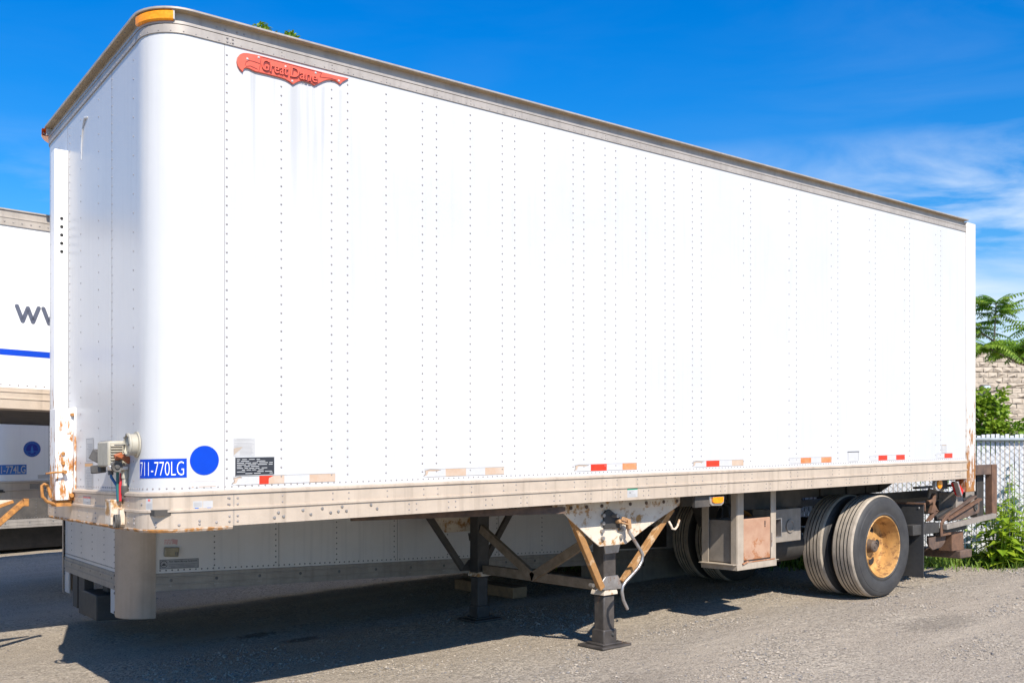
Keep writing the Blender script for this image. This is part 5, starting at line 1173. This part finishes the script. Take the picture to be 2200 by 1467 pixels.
# broad-leaved weeds in front of the fence
def weed(name, label, base, hgt, n_st, lf, lw, spread=.22, m_='leaf3', group=None, lean=None):
    t = thing(name, label, 'plant', base, group); mb = MB(); sm_ = MB()
    for k in range(n_st):
        a_ = random.uniform(0, 6.283); h_ = hgt * random.uniform(.6, 1.0); tp = base + Vector((math.cos(a_) * spread * random.random(), math.sin(a_) * spread * random.random(), h_))
        if lean: tp += lean * h_
        b_ = base + Vector((math.cos(a_) * .05, math.sin(a_) * .05, 0)); mid_ = (b_ + tp) / 2 + rv3() * .03; P_ = [b_, mid_, tp]; sm_.tube(P_, [.007, .006, .003], 5)
        nl = int(7 + h_ * 13)
        for i in range(nl):
            f = (i + .6) / nl; p_ = b_ + (mid_ - b_) * (f * 2) if f < .5 else mid_ + (tp - mid_) * (f * 2 - 1)
            az_ = i * 2.4 + random.random(); s_ = (1.15 - .6 * f) * random.uniform(.75, 1.2)
            d = Vector((math.cos(az_), math.sin(az_), random.uniform(-.35, .35))); leaf(mb, p_, d, Vector((0, 0, 1)) + d * -.2, lf * s_, lw * s_, .12)
    sm_.build('stem', 'leaf3', t); mb.build('foliage', m_, t, smooth=False, recalc=False); return t
def gp(px, py, Z): q = at_px(px, py, Z); q.z = FG(q.x, q.y) - .01; return q
weed('broadleaf_weed', 'largest broad-leaved green weed, right of the lift gate', gp(2146, 1200, 10.9), .78, 15, .22, .12, .36)
weed('broadleaf_weed', 'tall weed with upright stems in front of the fence post', gp(2172, 1195, 11.3), 1.20, 10, .16, .075, .26)
weed('broadleaf_weed', 'lower weed at the right edge of the picture', gp(2205, 1195, 11.0), .66, 11, .17, .085, .28)
weed('broadleaf_weed', 'weed growing behind the lift arms', gp(2090, 1190, 11.6), .85, 11, .15, .08, .30)
weed('broadleaf_weed', 'shady weed between the bumper and the fence', gp(2055, 1190, 12.0), .70, 7, .13, .07, .30)
weed('broadleaf_weed', 'slender weed beneath the rear corner post', gp(2010, 1185, 12.2), .95, 7, .12, .06, .30)
weed('broadleaf_weed', 'weed behind the mud flap', gp(1965, 1185, 12.4), .85, 6, .12, .06, .28)
weed('broadleaf_weed', 'small weed seen between the wheels under the axle', gp(1725, 1165, 14.0), .5, 6, .14, .08, .3)
bush('climbing_shrub', 'twiggy shrub against the fence seen under the rear rail', 'bush', at_px(1995, 1075, 12.3), Vector((.28, .3, .48)), 520, .075, .045, 'leaf2', 16)
# grass strip at the foot of the fence: uncountable blades
mb = MB(); n_ = 0
while n_ < 13000:
    s_ = random.uniform(0, FL); o_ = abs(random.gauss(0, .34)) + .02
    if o_ > 1.0: continue
    q = A + fd * s_ + fnrm * o_
    if 1 + mn.noise(Vector((q.x * 2, q.y * 2, 0))) * 1.2 < random.random() * 1.4: continue
    z = FG(q.x, q.y) - .01; h_ = random.uniform(.05, .20) * (1.15 - .55 * o_); a_ = random.uniform(0, 6.283); wd = random.uniform(.004, .010)
    d = Vector((math.cos(a_), math.sin(a_), 0)); sd = Vector((-d.y, d.x, 0)) * wd; p_ = Vector((q.x, q.y, z)); m_ = p_ + d * h_ * .25 + Vector((0, 0, h_ * .65)); tp = p_ + d * h_ * random.uniform(.4, .9) + Vector((0, 0, h_))
    v = [mb.V(p_ - sd), mb.V(p_ + sd), mb.V(m_ + sd * .8), mb.V(m_ - sd * .8), mb.V(tp)]; mb.face([v[0], v[1], v[2], v[3]]); mb.face([v[3], v[2], v[4]]); n_ += 1
tag(mb.build('grass_strip', 'grassm', smooth=False, recalc=False), 'ragged strip of green grass along the foot of the slatted fence', 'grass', kind='stuff')
# tall tree far behind the trailers: only its tips clear the roof
def crown_tree(name, label, base, height, rad, n, lf):
    t = thing(name, label, 'tree', base); tm = MB(); mb = MB(); top = base + Vector((0, 0, height)); c = base + Vector((0, 0, height * .66))
    tm.tube([base, base + Vector((.1, .05, height * .4)), c + Vector((0, .1, height * .1))], [.20, .15, .06], 10)
    cl = []
    for k in range(46):
        q = rv3(); q = Vector((q.x * rad, q.y * rad, q.z * height * .30)) * random.uniform(.45, 1.0); cc = c + q; cl.append(cc)
        tm.tube([c - Vector((0, 0, height * .2)) + q * .1, c + q * .5 + rv3() * .1, cc], [.05, .03, .012], 5)
    for cc, r_ in ((at_px(566, 64, 20), .14), (at_px(555, 72, 20), .16), (at_px(590, 84, 20), .12), (at_px(620, 82, 20), .14), (at_px(632, 86, 20), .12), (at_px(600, 96, 20), .2), (at_px(575, 90, 20), .2)):
        cl.append(cc); tm.tube([c, (c + cc) / 2 + rv3() * .1, cc], [.05, .03, .01], 5)
        for k in range(110): p_ = cc + rv3() * r_ * random.random() ** .4; leaf(mb, p_, rv3(), (Vector((0, 0, 1)) + rv3() * .7), lf, lf * .6)
    for k in range(n):
        cc = random.choice(cl[:46]); p_ = cc + rv3() * random.random() ** .5 * rad * .35
        leaf(mb, p_, rv3() + Vector((0, 0, -.3)), (Vector((0, 0, 1)) + rv3() * .7), lf * random.uniform(.7, 1.3), lf * .6)
    tm.build('trunk', 'bark', t); mb.build('crown', 'leaf2', t, smooth=False, recalc=False)
tb = at_px(592, 300, 20.0); crown_tree('tall_tree', 'tall leafy tree whose tips just clear the trailer roof beside the red badge', Vector((tb.x, tb.y, -.6)), 9.6, 1.5, 4500, .10)
